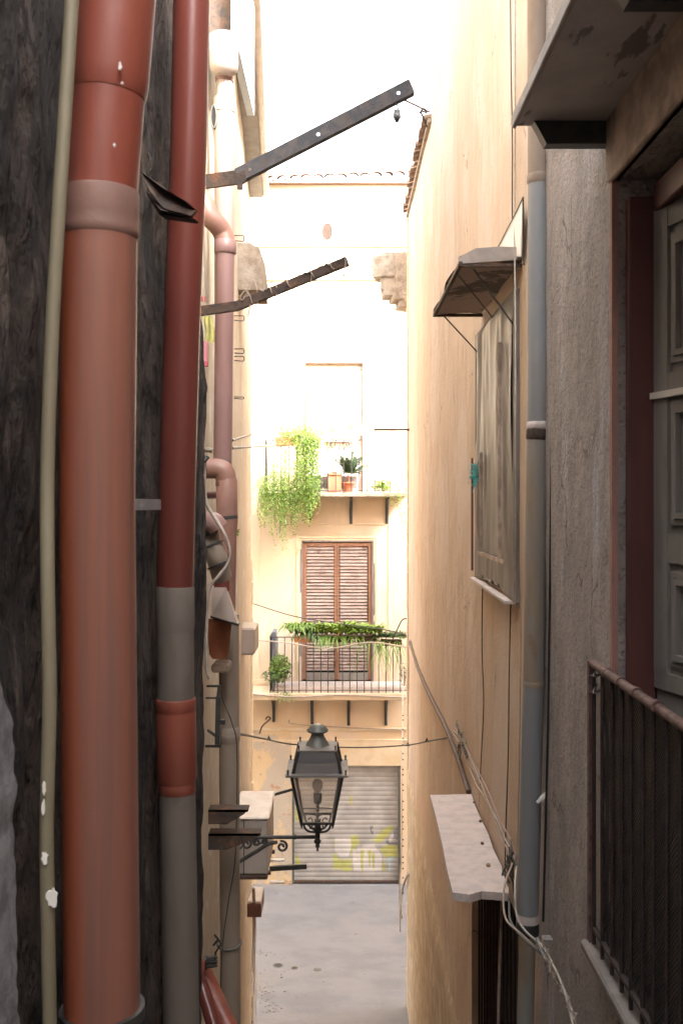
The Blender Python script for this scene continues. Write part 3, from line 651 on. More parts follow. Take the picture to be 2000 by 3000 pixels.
# ---- plants
def leaves(mb, c, n, rad, size, long=1.0, droop=0):
    for _ in range(n):
        v = Vector((random.gauss(0,1),random.gauss(0,1),random.gauss(0,1))); v = v.normalized()*random.random()**.5
        p = Vector(c)+Vector((v.x*rad[0],v.y*rad[1],v.z*rad[2])); leaf_q(mb, p, size*random.uniform(.6,1.3), long)
def leaf_q(mb, p, s, long=1.0, dr=None):
    a = dr or Vector((random.gauss(0,1),random.gauss(0,1),random.gauss(-.2,.8))).normalized(); b_ = a.cross(Vector((random.gauss(0,1),random.gauss(0,1),random.gauss(0,1)))).normalized()
    mb.add([p-a*s*long, p+b_*s*.45, p+a*s*long, p-b_*s*.45], [(0,1,2,3)])
def blades(mb, c, n, L, wd, spread=1.0, up=.8, droop=.6):
    c = Vector(c)
    for _ in range(n):
        t = random.uniform(0,2*math.pi); l = L*random.uniform(.6,1.1); d = Vector((math.cos(t)*spread,math.sin(t)*spread,random.uniform(up*.5,up*1.3))).normalized()
        s_ = d.cross(Vector((0,0,1))).normalized()*wd; V=[]; K=5
        for k in range(K+1):
            f = k/K; p = c+d*l*f-Vector((0,0,droop*l*f*f)); ww = s_*(1-f*f)*.5+s_*.05; V += [p-ww,p+ww]
        mb.add(V,[(2*k,2*k+1,2*k+3,2*k+2) for k in range(K)])
# hanging plant, upper balcony
hp = thing('hanging_plant', 'long light green plant hanging from a planter over the left of the upper balcony', 'plant', (fx(830),FD-.8,fz(1300)))
mb1, mb2 = MB(), MB()
YH = FD-.82
def strand(px, py, ln, mbx, wv_=.02, dens=34):
    x, z = (px-CX)/F0*YH, EYE-(py-HY)/F0*YH; y = YH+random.uniform(-.12,.08); ph = random.random()*6
    n = int(ln*dens)
    for k in range(n):
        f = k/max(1,n); zz = z-ln*f; xx = x+wv_*math.sin(ph+f*5)+random.gauss(0,.012)
        leaf_q(mbx, Vector((xx,y+random.gauss(0,.015),zz)), random.uniform(.013,.024), 1.3)
# crown
for _ in range(1500):
    px = random.gauss(850,34); py = random.gauss(1275,18)
    leaf_q((mb1,mb2)[random.random()<.4], Vector(((px-CX)/F0*YH, YH+random.gauss(0,.1), EYE-(py-HY)/F0*YH)), random.uniform(.012,.024), 1.3)
for _ in range(70): strand(random.uniform(800,900), random.uniform(1300,1380), random.uniform(.2,.7), mb1 if random.random()<.6 else mb2)
for _ in range(1300):
    px = random.gauss(905,20); py = random.uniform(1290,1450)
    leaf_q((mb1,mb2)[random.random()<.6], Vector(((px-CX)/F0*YH, YH+random.gauss(0,.1), EYE-(py-HY)/F0*YH)), random.uniform(.012,.024), 1.3)
for _ in range(1800):
    px = random.gauss(888,34); py = random.gauss(1282,26)
    leaf_q((mb1,mb2)[random.random()<.4], Vector(((px-CX)/F0*YH, YH+random.gauss(0,.1), EYE-(py-HY)/F0*YH)), random.uniform(.012,.024), 1.3)
for _ in range(120): strand(random.uniform(868,935), random.uniform(1255,1300), random.uniform(.5,1.3), mb1 if random.random()<.6 else mb2)
for _ in range(190):                                  # wide lower mass hanging off the slab
    px = random.uniform(758,925); f = abs(px-830)/95
    strand(px, random.uniform(1378,1425)+18*f, random.uniform(.35,.9)*(1.25-.55*f), mb1 if random.random()<.5 else mb2, .03, 46)
for _ in range(16): strand(random.uniform(780,880), 1440, random.uniform(.8,1.25), mb2, .03, 22)
for _ in range(1500):
    px = random.gauss(835,38); py = random.gauss(1430,34)
    leaf_q((mb1,mb2)[random.random()<.5], Vector(((px-CX)/F0*YH, YH+random.gauss(0,.08), EYE-(py-HY)/F0*YH)), random.uniform(.012,.022), 1.3)
obj('foliage', mb1, m_green[2], hp); obj('foliage', mb2, m_green[0], hp)
b = MB(); fb(b,815,1288,882,1312,FD-.86,FD-.68,.01); obj('planter', b, m_terra, hp)
# palm in a pot
pm = thing('potted_palm', 'spiky palm in a terracotta pot on the upper balcony', 'plant', (fx(1015),FD-.35,fz(1444)))
b = MB(); 
for k in range(26):                            # pinnate fronds: a rib with leaflets on both sides
    t0 = random.uniform(0,2*math.pi); el = random.uniform(.15,1.25); d0 = Vector((math.cos(t0)*math.cos(el), math.sin(t0)*math.cos(el)*.7, math.sin(el)))
    c0 = Vector((fx(1022),FD-.42,fz(1392))); L0 = random.uniform(.46,.62); sd0 = d0.cross(Vector((0,0,1))).normalized()
    for j in range(13):
        f = .12+.88*j/12; p = c0+d0*L0*f-Vector((0,0,.22*L0*f*f))
        for s0 in (-1,1):
            tip = p+(sd0*s0*.8+d0*.6-Vector((0,0,.25))).normalized()*(.17*(1-.5*f)); w0 = d0*.014
            b.add([p-w0,p+w0,tip],[(0,1,2)]); obj('fronds', b, m_green[4], pm)
obj('trunk', MB().tube([(fx(1018),FD-.38,fz(1444)),(fx(1020),FD-.40,fz(1392))], [.03,.022], 8), m_wood, pm)
obj('pot', MB().lathe((fx(1018),FD-.38,fz(1444)), [(.09,0),(.12,.17),(.13,.17),(.13,.2),(.11,.2)], 16), m_terra, pm)
tb = thing('planter_box', 'square orange terracotta box with sprouts left of the palm', 'planter', (fx(978),FD-.55,fz(1444)))
b = MB(); fb(b,960,1392,1000,1442,FD-.62,FD-.4,.012); fb(b,957,1388,1003,1395,FD-.64,FD-.38,.006); obj('box', b, m_terra, tb)
b = MB(); blades(b, (fx(980),FD-.5,fz(1388)), 18, .14, .012); obj('sprouts', b, m_green[1], tb)
dp = thing('dried_plant', 'brown dried spiky plant hanging on the upper balcony rail', 'plant', (fx(985),FD-.6,fz(1330)))
b = MB(); 
for k in range(14): blades(b, (fx(955+k*5),FD-.6,fz(1303)), 9, .24, .02, 1.0, .25, 1.0)
obj('dry_leaves', b, m_green[3], dp); b = MB(); fb(b,952,1300,1022,1306,FD-.66,FD-.56); obj('basket_rim', b, m_rust, dp)
yp = thing('trailing_plant', 'small yellow green plant at the right end of the upper balcony floor', 'plant', (fx(1115),FD-.6,fz(1444)))
b = MB(); leaves(b,(fx(1116),FD-.6,fz(1424)),420,(.20,.12,.12),.026,1.1); obj('foliage', b, m_green[2], yp)
b = MB(); YH2 = FD-.76
for px,ln,n in ((1128,.25,5),(1152,.35,6),(1170,.6,8),(1180,1.1,8)):
    for _ in range(n): 
        YHs = YH; strand(px+random.gauss(0,5), 1432, ln*random.uniform(.5,1.1), b, .02, 26)
obj('trailing_stems', b, m_green[2], yp)['kind'] = 'stuff'
# lower balcony planters
YL = FD-.72
rp_=1.0
def lp(px, py): return Vector(((px-CX)/F0*YL, YL, EYE-(py-HY)/F0*YL))
for (pxc, w_, hgt, lab, kind) in ((885,34,26,'arching strap-leaved plant in an orange planter at the left of the lower railing','strap'),
                                (985,60,26,'wide bright green leafy planter at the middle of the lower railing','bush'),
                                (1072,46,24,'yellow green fern-like planter right of the middle on the lower railing','fern'),
                                (1145,46,20,'dark green spiky planter at the right end of the lower railing','spike')):
    t_ = thing('railing_planter', lab, 'planter', lp(pxc,1885), 'planters along the lower railing')
    p = lp(pxc,1862 if kind != 'spike' else 1872); ww = w_/152*.8
    obj('trough', MB().box((p.x-ww*.8,YL-.06,p.z-.12),(p.x+ww*.8,YL+.07,p.z-.01),bev=.01), m_terra if kind == 'strap' else m_rust, t_)
    b = MB(); b2_ = MB()
    if kind == 'strap':
        for k in range(5): blades(b, p+Vector(((k-2)*.1,0,.04)), 34, .72, .05, .8, 2.2, .8)
        for k in range(3): blades(b2_, p+Vector(((k)*.12,0,.03)), 20, .42, .04, .9, .9, .9)
    elif kind == 'bush':
        for k in range(11): blades(b, p+Vector(((k-5)*.09,random.uniform(-.06,.04),.03)), 42, random.uniform(.34,.56), .055, .95, 1.6, .45); 
        for k in range(8): blades(b2_, p+Vector(((k-4)*.10,-.05,.0)), 12, .26, .036, 1, .3, 1.1)
    elif kind == 'fern':
        for k in range(8): blades(b, p+Vector(((k-4)*.08,random.uniform(-.06,.04),.03)), 44, random.uniform(.30,.5), .04, 1, 1.5, .45)
        for k in range(5): blades(b2_, p+Vector(((k-2)*.10,-.05,.0)), 5, .26, .03, 1, .2, 1.3)
    else:
        for k in range(9): blades(b, p+Vector(((k-4)*.08,random.uniform(-.06,.04),.03)), 30, random.uniform(.22,.4), .03, 1.0, 1.0, .5)
        for k in range(7): blades(b2_, p+Vector(((k-4)*.1,-.05,-.02)), 7, .5, .022, .8, .1, 1.5)
    obj('foliage', b, m_green[{'strap':0,'bush':2,'fern':2,'spike':1}[kind]], t_); obj('foliage', b2_, m_green[{'strap':1,'bush':0,'fern':0,'spike':0}[kind]], t_)
ft = thing('potted_shrub', 'bushy green shrub growing through the left end of the lower balcony railing', 'plant', (fx(812),FD-.6,fz(2000)))
b, b2_ = MB(), MB()
leaves(b,lp(820,1955),800,(.21,.15,.26),.028,1.3); leaves(b2_,lp(812,1980),450,(.30,.15,.14),.025,1.3); leaves(b,lp(832,2040),110,(.22,.1,.12),.022,1.3)
obj('foliage', b, m_green[0], ft); obj('foliage', b2_, m_green[1], ft)
b = MB()
for k in range(9): c_ = lp(815,2000); b.tube([c_, c_+Vector((random.uniform(-.2,.2),random.uniform(-.1,.1),random.uniform(.15,.4)))], .005, 5)
obj('stem', b, m_wood, ft)
sp = thing('potted_shrub', 'sparse weedy plant in the right corner of the lower balcony', 'plant', (fx(1172),FD-.4,fz(2000)))
b = MB(); leaves(b,(fx(1178),FD-.5,fz(1965)),130,(.10,.1,.25),.018,1.3); obj('foliage', b, m_green[1], sp)
b = MB()
for k in range(5): b.tube([(fx(1178),FD-.5,fz(2000)),(fx(1178)+random.uniform(-.1,.1),FD-.5,fz(1965)+random.uniform(0,.25))], .004, 5)
obj('stem', b, m_wood, sp)

# ---- garage roller shutter with graffiti
gm = bpy.data.materials.new('galvanised_slat'); gm.use_nodes = True; T = gm.node_tree; pb = T.nodes['Principled BSDF']
pb.inputs['Roughness'].default_value = .6
ca = T.nodes.new('ShaderNodeVertexColor'); ca.layer_name = 'paint'
no = T.nodes.new('ShaderNodeTexNoise'); no.inputs['Scale'].default_value = 3.5; no.inputs['Detail'].default_value = 6
ge = T.nodes.new('ShaderNodeNewGeometry'); T.links.new(ge.outputs['Position'], no.inputs['Vector'])
mr = T.nodes.new('ShaderNodeMapRange'); mr.inputs['From Min'].default_value = .35; mr.inputs['From Max'].default_value = .7; mr.inputs['To Min'].default_value = .78; mr.inputs['To Max'].default_value = 1.08
T.links.new(no.outputs['Fac'], mr.inputs['Value']); mu = T.nodes.new('ShaderNodeVectorMath'); mu.operation = 'SCALE'
T.links.new(ca.outputs['Color'], mu.inputs[0]); T.links.new(mr.outputs[0], mu.inputs['Scale']); T.links.new(mu.outputs[0], pb.inputs['Base Color'])
YEL, WHT, BLU, DRK, BAS = (.42,.43,.10), (.56,.53,.52), (.32,.48,.56), (.12,.12,.14), (.36,.345,.33)
def inpoly(x, y, P):
    c = False; j = len(P)-1
    for i in range(len(P)):
        if (P[i][1] > y) != (P[j][1] > y) and x < (P[j][0]-P[i][0])*(y-P[i][1])/(P[j][1]-P[i][1])+P[i][0]: c = not c
        j = i
    return c
Z5 = lambda L: [(600+a/2.412, 2000+b_/2.412) for a, b_ in L]
POLY = [(Z5([(905,1090),(915,1150),(905,1200),(985,1310),(1040,1340),(1035,1270),(905,1255)]), YEL),
        (Z5([(905,1330),(905,1255),(1040,1270),(1035,1345)]), YEL),
        (Z5([(1035,1080),(1085,1100),(1090,1150),(1060,1180),(1030,1250),(1030,1150)]), YEL),
        (Z5([(1320,1020),(1340,1040),(1260,1130),(1240,1140),(1180,1130),(1270,1040)]), YEL),
        (Z5([(1235,1175),(1330,1150),(1375,1160),(1365,1240),(1260,1235)]), YEL),
        (Z5([(915,1110),(1030,1100),(1035,1180),(1010,1245),(960,1250),(920,1200)]), WHT),
        (Z5([(1045,1200),(1120,1165),(1200,1165),(1250,1230),(1250,1340),(1200,1348),(1050,1345)]), WHT),
        (Z5([(1100,1190),(1125,1190),(1120,1340),(1100,1330)]), YEL), (Z5([(1150,1200),(1175,1200),(1170,1320),(1160,1310)]), YEL),
        (Z5([(1180,1210),(1200,1220),(1198,1330),(1185,1320)]), YEL), (Z5([(1255,1290),(1275,1260),(1275,1345),(1255,1348)]), YEL),
        (Z5([(1285,1255),(1345,1245),(1345,1262),(1318,1266),(1312,1350),(1297,1350),(1300,1270),(1285,1272)]), BLU),
        (Z5([(1280,1130),(1370,1150),(1370,1170),(1285,1150)]), DRK), (Z5([(1290,1130),(1330,1070),(1345,1080),(1310,1135)]), WHT),
        (Z5([(1165,1025),(1210,1020),(1210,1030),(1185,1034),(1180,1055),(1168,1050)]), DRK), (Z5([(1170,1060),(1192,1065),(1192,1085),(1176,1082)]), DRK),
        (Z5([(975,1068),(1015,1070),(1015,1076),(975,1074)]), DRK), (Z5([(640,880),(660,900),(680,950),(680,985),(640,985)]), YEL),
        (Z5([(640,1220),(670,1260),(690,1310),(650,1330),(640,1300)]), YEL), (Z5([(1030,800),(1045,810),(1040,880),(1028,870)]), YEL),
        (Z5([(1330,1060),(1370,1020),(1372,1140),(1340,1110)]), (.22,.22,.25))]
gs = obj('garage_shutter', MB().box((H_gar[0],FD+.13,0),(H_gar[1],FD+.15,H_gar[3])), m_hole, fh)
pitch = .092; nsl = int(H_gar[3]/pitch); nx = 150
for s_ in range(nsl+1):
    zb = s_*pitch; zt = min(zb+pitch-.001, H_gar[3]); 
    if zt-zb < .02: continue
    V_ = []; prof = [(0,-.003),(.05,-.0055),(.5,-.008),(.96,-.0055),(1,-.003)]
    for i in range(nx+1):
        x = H_gar[0]+.03+(H_gar[1]-H_gar[0]-.06)*i/nx
        for (f, o_) in prof: V_.append(Vector((x, FD+.10+o_, zb+(zt-zb)*f)))
    q = len(prof); Fq = [(i*q+j,(i+1)*q+j,(i+1)*q+j+1,i*q+j+1) for i in range(nx) for j in range(q-1)]
    mb = MB().add(V_, Fq, True); o = obj('slat', mb, gm, gs)
    al = o.data.color_attributes.new('paint', 'FLOAT_COLOR', 'POINT'); cols = []
    for v in V_:
        X, Z = CX+v.x*F0/FD, HY+(EYE-v.z)*F0/FD; c = BAS
        for (P_, cc) in POLY:
            if inpoly(X+.8*noise.noise(v*9), Z+.8*noise.noise(v*9+Vector((5,0,0))), P_): c = cc
        if c != BAS: c = tuple(a*.82+b_*.18 for a, b_ in zip(c, BAS))
        cols += [*c, 1]
    al.data.foreach_set('color', cols)
for xg in (H_gar[0], H_gar[1]-.045): obj('guide_rail', MB().box((xg,FD+.02,0),(xg+.045,FD+.12,H_gar[3])), m_greyiron, gs)
obj('bottom_bar', MB().box((H_gar[0]+.04,FD+.03,.0),(H_gar[1]-.04,FD+.07,.05),bev=.005), m_rust, gs)

# ---- street surface items
for k,(px,py,rr) in enumerate(((815,2828,.085),(863,2836,.06),(930,2840,.065))):
    d = EYE*F0/(py-HY); p = at(px,py,d); p.z = .0
    c = thing('manhole_cover', ('largest and leftmost small round cover in the street','reddish small round cover in the middle of three','grey small round cover nearest the right of three')[k], 'manhole cover', p, 'small round covers in the street')
    obj('cover', MB().lathe(p, [(rr*.72,.0),(rr*.72,.006),(rr*.6,.009)], 20), (m_iron, m_rust, m_greyiron)[k], c)
    obj('rim', MB().lathe(p, [(rr,.0),(rr,.004),(rr*.8,.005)], 20), m_greyiron, c)
rb = MB()
for _ in range(120):
    px = random.gauss(785,24); py = random.uniform(2880,2990) if random.random()<.6 else random.uniform(2780,3000); px = max(762,px)
    if random.random() < .12: px = random.uniform(800,1180)
    p = at(px,py,EYE*F0/(py-HY)); s_ = random.uniform(.006,.016)*(1.6 if random.random()<.1 else 1); p.z = .0
    rb.prism([p+Vector((s_*random.uniform(.6,1.2)*math.cos(a*1.26),s_*random.uniform(.6,1.2)*math.sin(a*1.26),0)) for a in range(5)], (.002,.002,s_*.6))
o = obj('rubble', rb, m_rubble); o['kind'] = 'stuff'; o['label'] = 'small rubble and litter scattered along the street edge'

# ================================================================== pipes, left foreground
def chain(lst): return [at(px,py,d) for (px,py,d) in lst]
# orange big pipe
R1 = .0705
bp_ = thing('drainpipe', 'big orange plastic drainpipe, widest one, nearest at the left', 'pipe', at(300,2950,1.9))
ax1 = lambda py: at(*( (338-py/560*45, py, 1.86) if py < 560 else (293-(py-560)/900*8, py, 1.86) if py < 1460 else (285+(py-1460)/1500*15, py, 1.86)))
def seg(pys, rr, name, mat, par, axf=ax1, n=40):
    obj(name, MB().tube([axf(p) for p in pys], rr, n), mat, par)
P1 = lambda a, b_, n=8: [a+(b_-a)*i/n for i in range(n+1)]
seg([-300,-100,80,230,262,285], [R1*1.06]*4+[R1*1.04,R1*1.0], 'pipe_section', m_orangepipe, bp_)
seg(P1(270,590), R1*.985, 'pipe_section', m_orangepipe, bp_)
seg([562,570,640,660,672,690,700], [R1*1.015,R1*1.035,R1*1.035,R1*1.02,R1*1.045,R1*1.04,R1*1.0], 'socket', m_grime, bp_)
seg(P1(690,2955,16), R1*.995, 'pipe_section', m_fadedpipe, bp_)
cl = MB(); 
cl.tube([ax1(2950)+Vector((0,0,0)),ax1(2985)], [R1*1.12,R1*1.12], 32); obj('socket_rim', cl, m_iron, bp_)
seg([2960,3400], R1*.97, 'pipe_section', m_grime, bp_)
# beige conduit
bc = thing('conduit', 'thin beige conduit with white paint drips at the far left', 'pipe', at(140,3000,1.68))
obj('tube', MB().tube(curve(chain([(228,-200,1.72),(212,0,1.72),(190,350,1.72),(168,700,1.72),(150,1050,1.72),(139,1400,1.72),(141,1750,1.7),(146,2050,1.7),(138,2400,1.7),(140,2650,1.7),(148,3100,1.7)]),8), .0122, 16), m_beigepipe, bc)
def blot(px, py, w_, h_, d, r_=14):
    c = at(px,py,d); P_ = []
    for a in range(r_):
        t_ = a*2*math.pi/r_; q_ = random.uniform(.65,1.15); P_.append(c+Vector((w_*q_*math.cos(t_),0,h_*q_*math.sin(t_))))
    return MB().prism(P_, (0,.004,0))
for (px,py,w_,h_) in ((129,2310,.003,.012),(127,2365,.003,.014),(131,2515,.006,.011),(152,2632,.010,.017)):
    obj('paint_drip', blot(px,py,w_,h_,1.684), m_white, bc)
for (px,py,w_,h_) in ((352,193,.004,.008),(358,243,.003,.003),(336,424,.003,.004)):
    obj('paint_spot', blot(px,py,w_,h_,1.784), m_slab, bp_)
# dark red pipe with sleeves
R2 = .0555
rp = thing('drainpipe', 'dark red drainpipe with grey lower length and orange sleeve, right of the big orange pipe', 'pipe', at(525,3000,2.95))
def ax2(py):
    K = [(-300,570),(0,561),(500,551),(1000,531),(1500,518),(1730,513),(2050,515),(2300,519),(3000,531),(3400,538)]
    for (a,xa),(b_,xb) in zip(K,K[1:]):
        if a <= py <= b_: return at(xa+(xb-xa)*(py-a)/(b_-a), py, 2.95)
    return at(K[-1][1],py,2.95)
seg(P1(-300,1725,16), R2*.97, 'pipe_section', m_redpipe, rp, ax2)
seg([1718,1724,1830,1850], [R2*1.0,R2*1.03,R2*1.03,R2*.99], 'socket', m_greypipe, rp, ax2)
seg(P1(1840,2060,4), R2*.985, 'pipe_section', m_greypipe, rp, ax2)
seg([2045,2050,2078,2082,2086,2275,2292], [R2*1.04,R2*1.08,R2*1.08,R2*1.05,R2*1.07,R2*1.07,R2*.98], 'sleeve', m_orangepipe, rp, ax2)
seg([2288,2292,2318,2322], [R2*.97,R2*.99,R2*.99,R2*.96], 'collar', m_orangepipe, rp, ax2)
seg(P1(2318,3200,6), R2*.965, 'pipe_section', m_greypipe, rp, ax2)
# strap between the pipes
st_ = MB().bar(at(385,1478,2.55),at(470,1478,2.85),.004,.030); st_.tube([at(418,1480,2.62)-Vector((0,.012,0)),at(418,1480,2.62)], .004, 8)
tag(obj('pipe_strap', st_, M('dull_zinc', (.32,.30,.30), (.26,.25,.25), .45, 10, metal=.3)), 'short grey metal strap between the orange pipe and the dark red pipe', 'strap')
# flat iron stub in front of the red pipe
sb_ = MB(); sb_.prism([at(410,500,2.75),at(440,560,2.65),at(480,610,2.6),at(560,632,2.55),at(574,615,2.55),at(545,590,2.55),at(470,545,2.62)], (.0,.03,.004))
sb_.prism([at(425,560,2.72),at(470,615,2.6),at(560,634,2.55),at(556,640,2.56),at(465,628,2.62)], (.012,.05,.0))
tag(obj('iron_stub', sb_, m_rust), 'bent rusty iron stub crossing in front of the dark red pipe', 'bracket')
pb_ = MB().prism([at(452,-30,3.3),at(512,-30,3.3),at(500,10,3.3),at(480,55,3.3),at(462,95,3.3),at(448,130,3.3)], (0,.02,0))  # flat pale blue shape filling the gap between the pipes
tag(obj('thin_sheet', pb_, m_paleblue), 'thin pale blue sheet between the two big pipes at the top', 'plastic sheet')
for k, pts in enumerate(([(505,-20,3.3),(490,60,3.3),(470,130,3.25),(455,175,3.2)], [(468,170,3.3),(484,230,3.3),(478,420,3.3),(490,560,3.3),(487,720,3.3),(470,800,3.25)])):
    wire('cable', chain(pts), .004, m_black, ('black cable curling past the pale blue sheet','black cable clinging to the rough wall between the two big pipes')[k])

# ---- group of pipes beyond the dark wall
DP = 5.3
hpn = thing('drainpipe', 'pale cream drainpipe with round collector cup at the top of the left wall', 'pipe', at(655,1400,DP+.25))
obj('pipe_section', MB().tube(chain([(657,205,DP+.1),(657,290,DP+.1)]), .045, 20), m_palepvc, hpn)
obj('socket', MB().tube(chain([(657,288,DP+.1),(657,330,DP+.1)]), .058, 20), m_palepvc, hpn)
obj('pipe_section', MB().tube(chain([(657,330,DP+.1),(657,900,DP+.15)]), .054, 20), m_palepvc, hpn)
obj('collar', MB().tube(chain([(657,222,DP+.1),(657,240,DP+.1)]), .05, 20), m_pinkpvc, hpn)
c = at(656,215,DP+.05)
obj('collector_cup', MB().lathe(c, [(.045,-.01),(.06,.0),(.074,.018),(.078,.04),(.078,.20),(.07,.20)], 28), m_palepvc, hpn)
bo = MB().box((c.x-.09,c.y+.1,c.z+.18),(c.x+.035,c.y+.4,c.z+.45)); tag(obj('gutter_box', bo, m_rust), 'dark brown gutter end above the cream collector cup', 'gutter')
wp_ = MB().box((c.x+.04,c.y-.0,c.z+.12),(c.x+.085,c.y+.9,c.z+.8)); tag(obj('fascia_board', wp_, m_paleblue), 'pale bluish board at the top of the left wall beside the cream pipe', 'board')

pk = thing('drainpipe', 'pink drainpipe with two bends running down the left wall', 'pipe', at(660,1500,DP))
sg = chain([(575,560,DP-.1),(600,600,DP-.1),(612,632,DP-.1),(634,655,DP-.08),(652,682,DP-.05),(660,715,DP-.05),(660,745,DP-.05)])
obj('elbow', MB().tube(curve(sg,4), .053, 20), m_salmon, pk)
obj('socket', MB().tube(chain([(660,705,DP-.05),(660,708,DP-.05),(660,742,DP-.05),(660,745,DP-.05)]), [.055,.059,.059,.054], 20), m_pinkpvc, pk)
obj('pipe_section', MB().tube(chain([(660,744,DP-.05),(656,1000,DP-.05),(652,1380,DP-.05)]), .0495, 20), m_pinkpvc, pk)
sg = chain([(560,1372,DP-.35),(610,1372,DP-.35),(640,1374,DP-.35),(656,1384,DP-.35),(662,1402,DP-.35),(662,1425,DP-.35)])
obj('elbow', MB().tube(curve(sg,4), .052, 20), m_salmon, pk)
obj('pipe_section', MB().tube(chain([(662,1405,DP-.35),(664,1408,DP-.35),(666,1530,DP-.35),(664,1560,DP-.35),(662,1790,DP-.3)]), [.050,.054,.053,.05,.048], 20), m_salmon, pk)
obj('clamp', MB().tube(chain([(664,1512,DP-.35),(665,1522,DP-.35)]), .056, 20), m_iron, pk)
obj('stub', MB().tube(chain([(600,1452,DP-.2),(640,1450,DP-.25)]), .018, 12), m_pinkpvc, pk)
obj('stub', MB().tube(chain([(578,1480,4.6),(596,1482,4.6)]), .038, 14), m_pinkpvc, pk)

ek = thing('waste_pipe', 'short pink elbow pipe with taped cream bend below, left wall', 'pipe', at(600,1700,4.4))
obj('elbow', MB().tube(curve(chain([(540,1525,4.5),(590,1525,4.45),(625,1530,4.4),(640,1548,4.4)]),5), .045, 20), m_pinkpvc, ek)
obj('taped_bend', MB().tube(curve(chain([(594,1545,4.5),(618,1592,4.45),(636,1638,4.45),(650,1690,4.5)]),5), [.053]*5+[.047]*11, 20), m_creampipe, ek)
for (a,b_) in (((604,1562),(608,1571)),((620,1594),(623,1601)),((594,1545),(597,1551)),((640,1652),(642,1657))):
    obj('band', MB().tube(chain([(a[0],a[1],4.45),(b_[0],b_[1],4.45)]), .054, 20), m_iron, ek)
obj('lower_pipe', MB().tube(chain([(650,1655,4.8),(650,1730,4.8)]), .04, 18), m_redpipe, ek)
wire('cable', chain([(580,1318,4.3),(612,1318,4.3),(622,1322,4.3)]), .011, m_beigepipe, 'short thick beige cable end above the pink elbow')
wire('hose', chain([(603,1330,4.25),(598,1400,4.25),(604,1470,4.25),(625,1510,4.25),(655,1560,4.2),(672,1610,4.2),(668,1650,4.2),(640,1690,4.2),(615,1720,4.2),(606,1780,4.2),(606,1950,4.2),(614,1990,4.2)]), .008, m_tancable, 'brown hose looping round the pink elbow pipes on the left wall', 'hose')
tie = MB().tube(chain([(596,1340,4.22),(602,1352,4.2),(608,1340,4.22)]), .009, 8); tag(obj('cable_tie', tie, m_black), 'black knot tying the brown hose below the beige cable end', 'tie')

hd = thing('lamp_hood', 'cream conical hood over a brown terracotta pot on the left wall', 'hood', at(655,1830,4.9))
obj('hood', MB().add([at(620,1720,4.8),at(662,1722,4.7),at(695,1828,4.7),at(620,1805,4.6),at(620,1716,5.1),at(668,1718,5.1),at(700,1822,5.1),at(620,1800,5.1)],
    [(0,1,2,3),(4,7,6,5),(1,5,6,2),(3,2,6,7),(0,4,5,1),(0,3,7,4)]), m_palepvc, hd)
obj('rim', MB().tube(chain([(618,1806,4.62),(697,1831,4.7),(700,1824,5.1)]), .006, 8), m_iron, hd)
c = at(642,1928,4.9)
obj('pot', MB().lathe(c, [(.035,0),(.048,.02),(.056,.10),(.062,.19),(.05,.19)], 22), m_terra, hd)
b = MB().box(at(618,1972,4.9),at(680,1932,5.05),bev=.01); tag(obj('wall_box', b, m_reveal), 'small brown box on the left wall under the terracotta pot', 'box')

cp = thing('drainpipe', 'tall cream drainpipe with collars on the left wall below the terracotta pot', 'pipe', at(670,3000,DP))
seg2 = lambda pys, rr, nm, mt, x0=671: obj(nm, MB().tube([at(x0+(p-2000)*.004,p,DP) for p in pys], rr, 24), mt, cp)
seg2([1800,2100,2400,2700,3000,3500], .0545, 'pipe_section', m_creampipe)
seg2([2128,2130,2170,2174], [.055,.058,.058,.055], 'collar', m_creampipe)
seg2([2148,2156], .060, 'clamp', m_palepvc)
b = MB().tube([at(671,2762,DP)+Vector((.064*math.cos(t_*.33),-.064*math.sin(t_*.33),-.012*math.sin(t_*.33))) for t_ in range(-1,11)], .006, 8); obj('clamp', b, m_greyiron, cp)
tag(obj('clamp_knot', MB().tube(chain([(625,2770,5.2),(640,2752,5.2),(630,2740,5.2),(648,2765,5.15),(632,2790,5.2),(628,2830,5.2)]), .006, 6), m_black), 'twisted black wire beside the cream pipe clamp low on the left', 'wire')
op = MB().tube(chain([(575,2830,4.4),(600,2860,4.4),(690,3060,4.2)]), .041, 24)
tag(obj('orange_pipe_end', op, m_orangepipe), 'glossy orange pipe slanting out at the bottom left beside the cream pipe', 'pipe')
op = MB().tube(chain([(585,2870,4.3),(650,3080,4.15)]), .03, 20)
tag(obj('orange_pipe_end', op, m_redpipe), 'second dark orange pipe slanting under the glossy one at the bottom left', 'pipe')

# insulator, oval vent, red tube, cloth, iron bracket
ins = MB()
for k in range(3): ins.tube(chain([(606,2808+k*12,4.3),(637,2804+k*12,4.3)]), .0075, 10)
ins.box(at(600,2842,4.32),at(610,2800,4.36)); tag(obj('insulator', ins, m_iron), 'black ribbed insulator at the edge of the dark wall above the orange pipe end', 'insulator')
vt = MB(); c = at(626,342,5.0); vt.prism([c+Vector((.0135*math.cos(a*.3926),0,.056*math.sin(a*.3926))) for a in range(16)], (0,.03,0))
tag(obj('oval_vent', vt, m_hole), 'black oval vent disc beside the cream pipe high on the left', 'vent')
vt2 = MB().tube([c+Vector((.014*math.cos(a*.3926),-.002,.058*math.sin(a*.3926))) for a in range(17)], .004, 6); tag(obj('vent_ring', vt2, m_greyiron), 'thin grey ring round the black oval vent', 'ring')
rt = thing('pulley_tube', 'pink and red plastic tube hanging beside the dark red pipe', 'tube', at(600,1070,4.3))
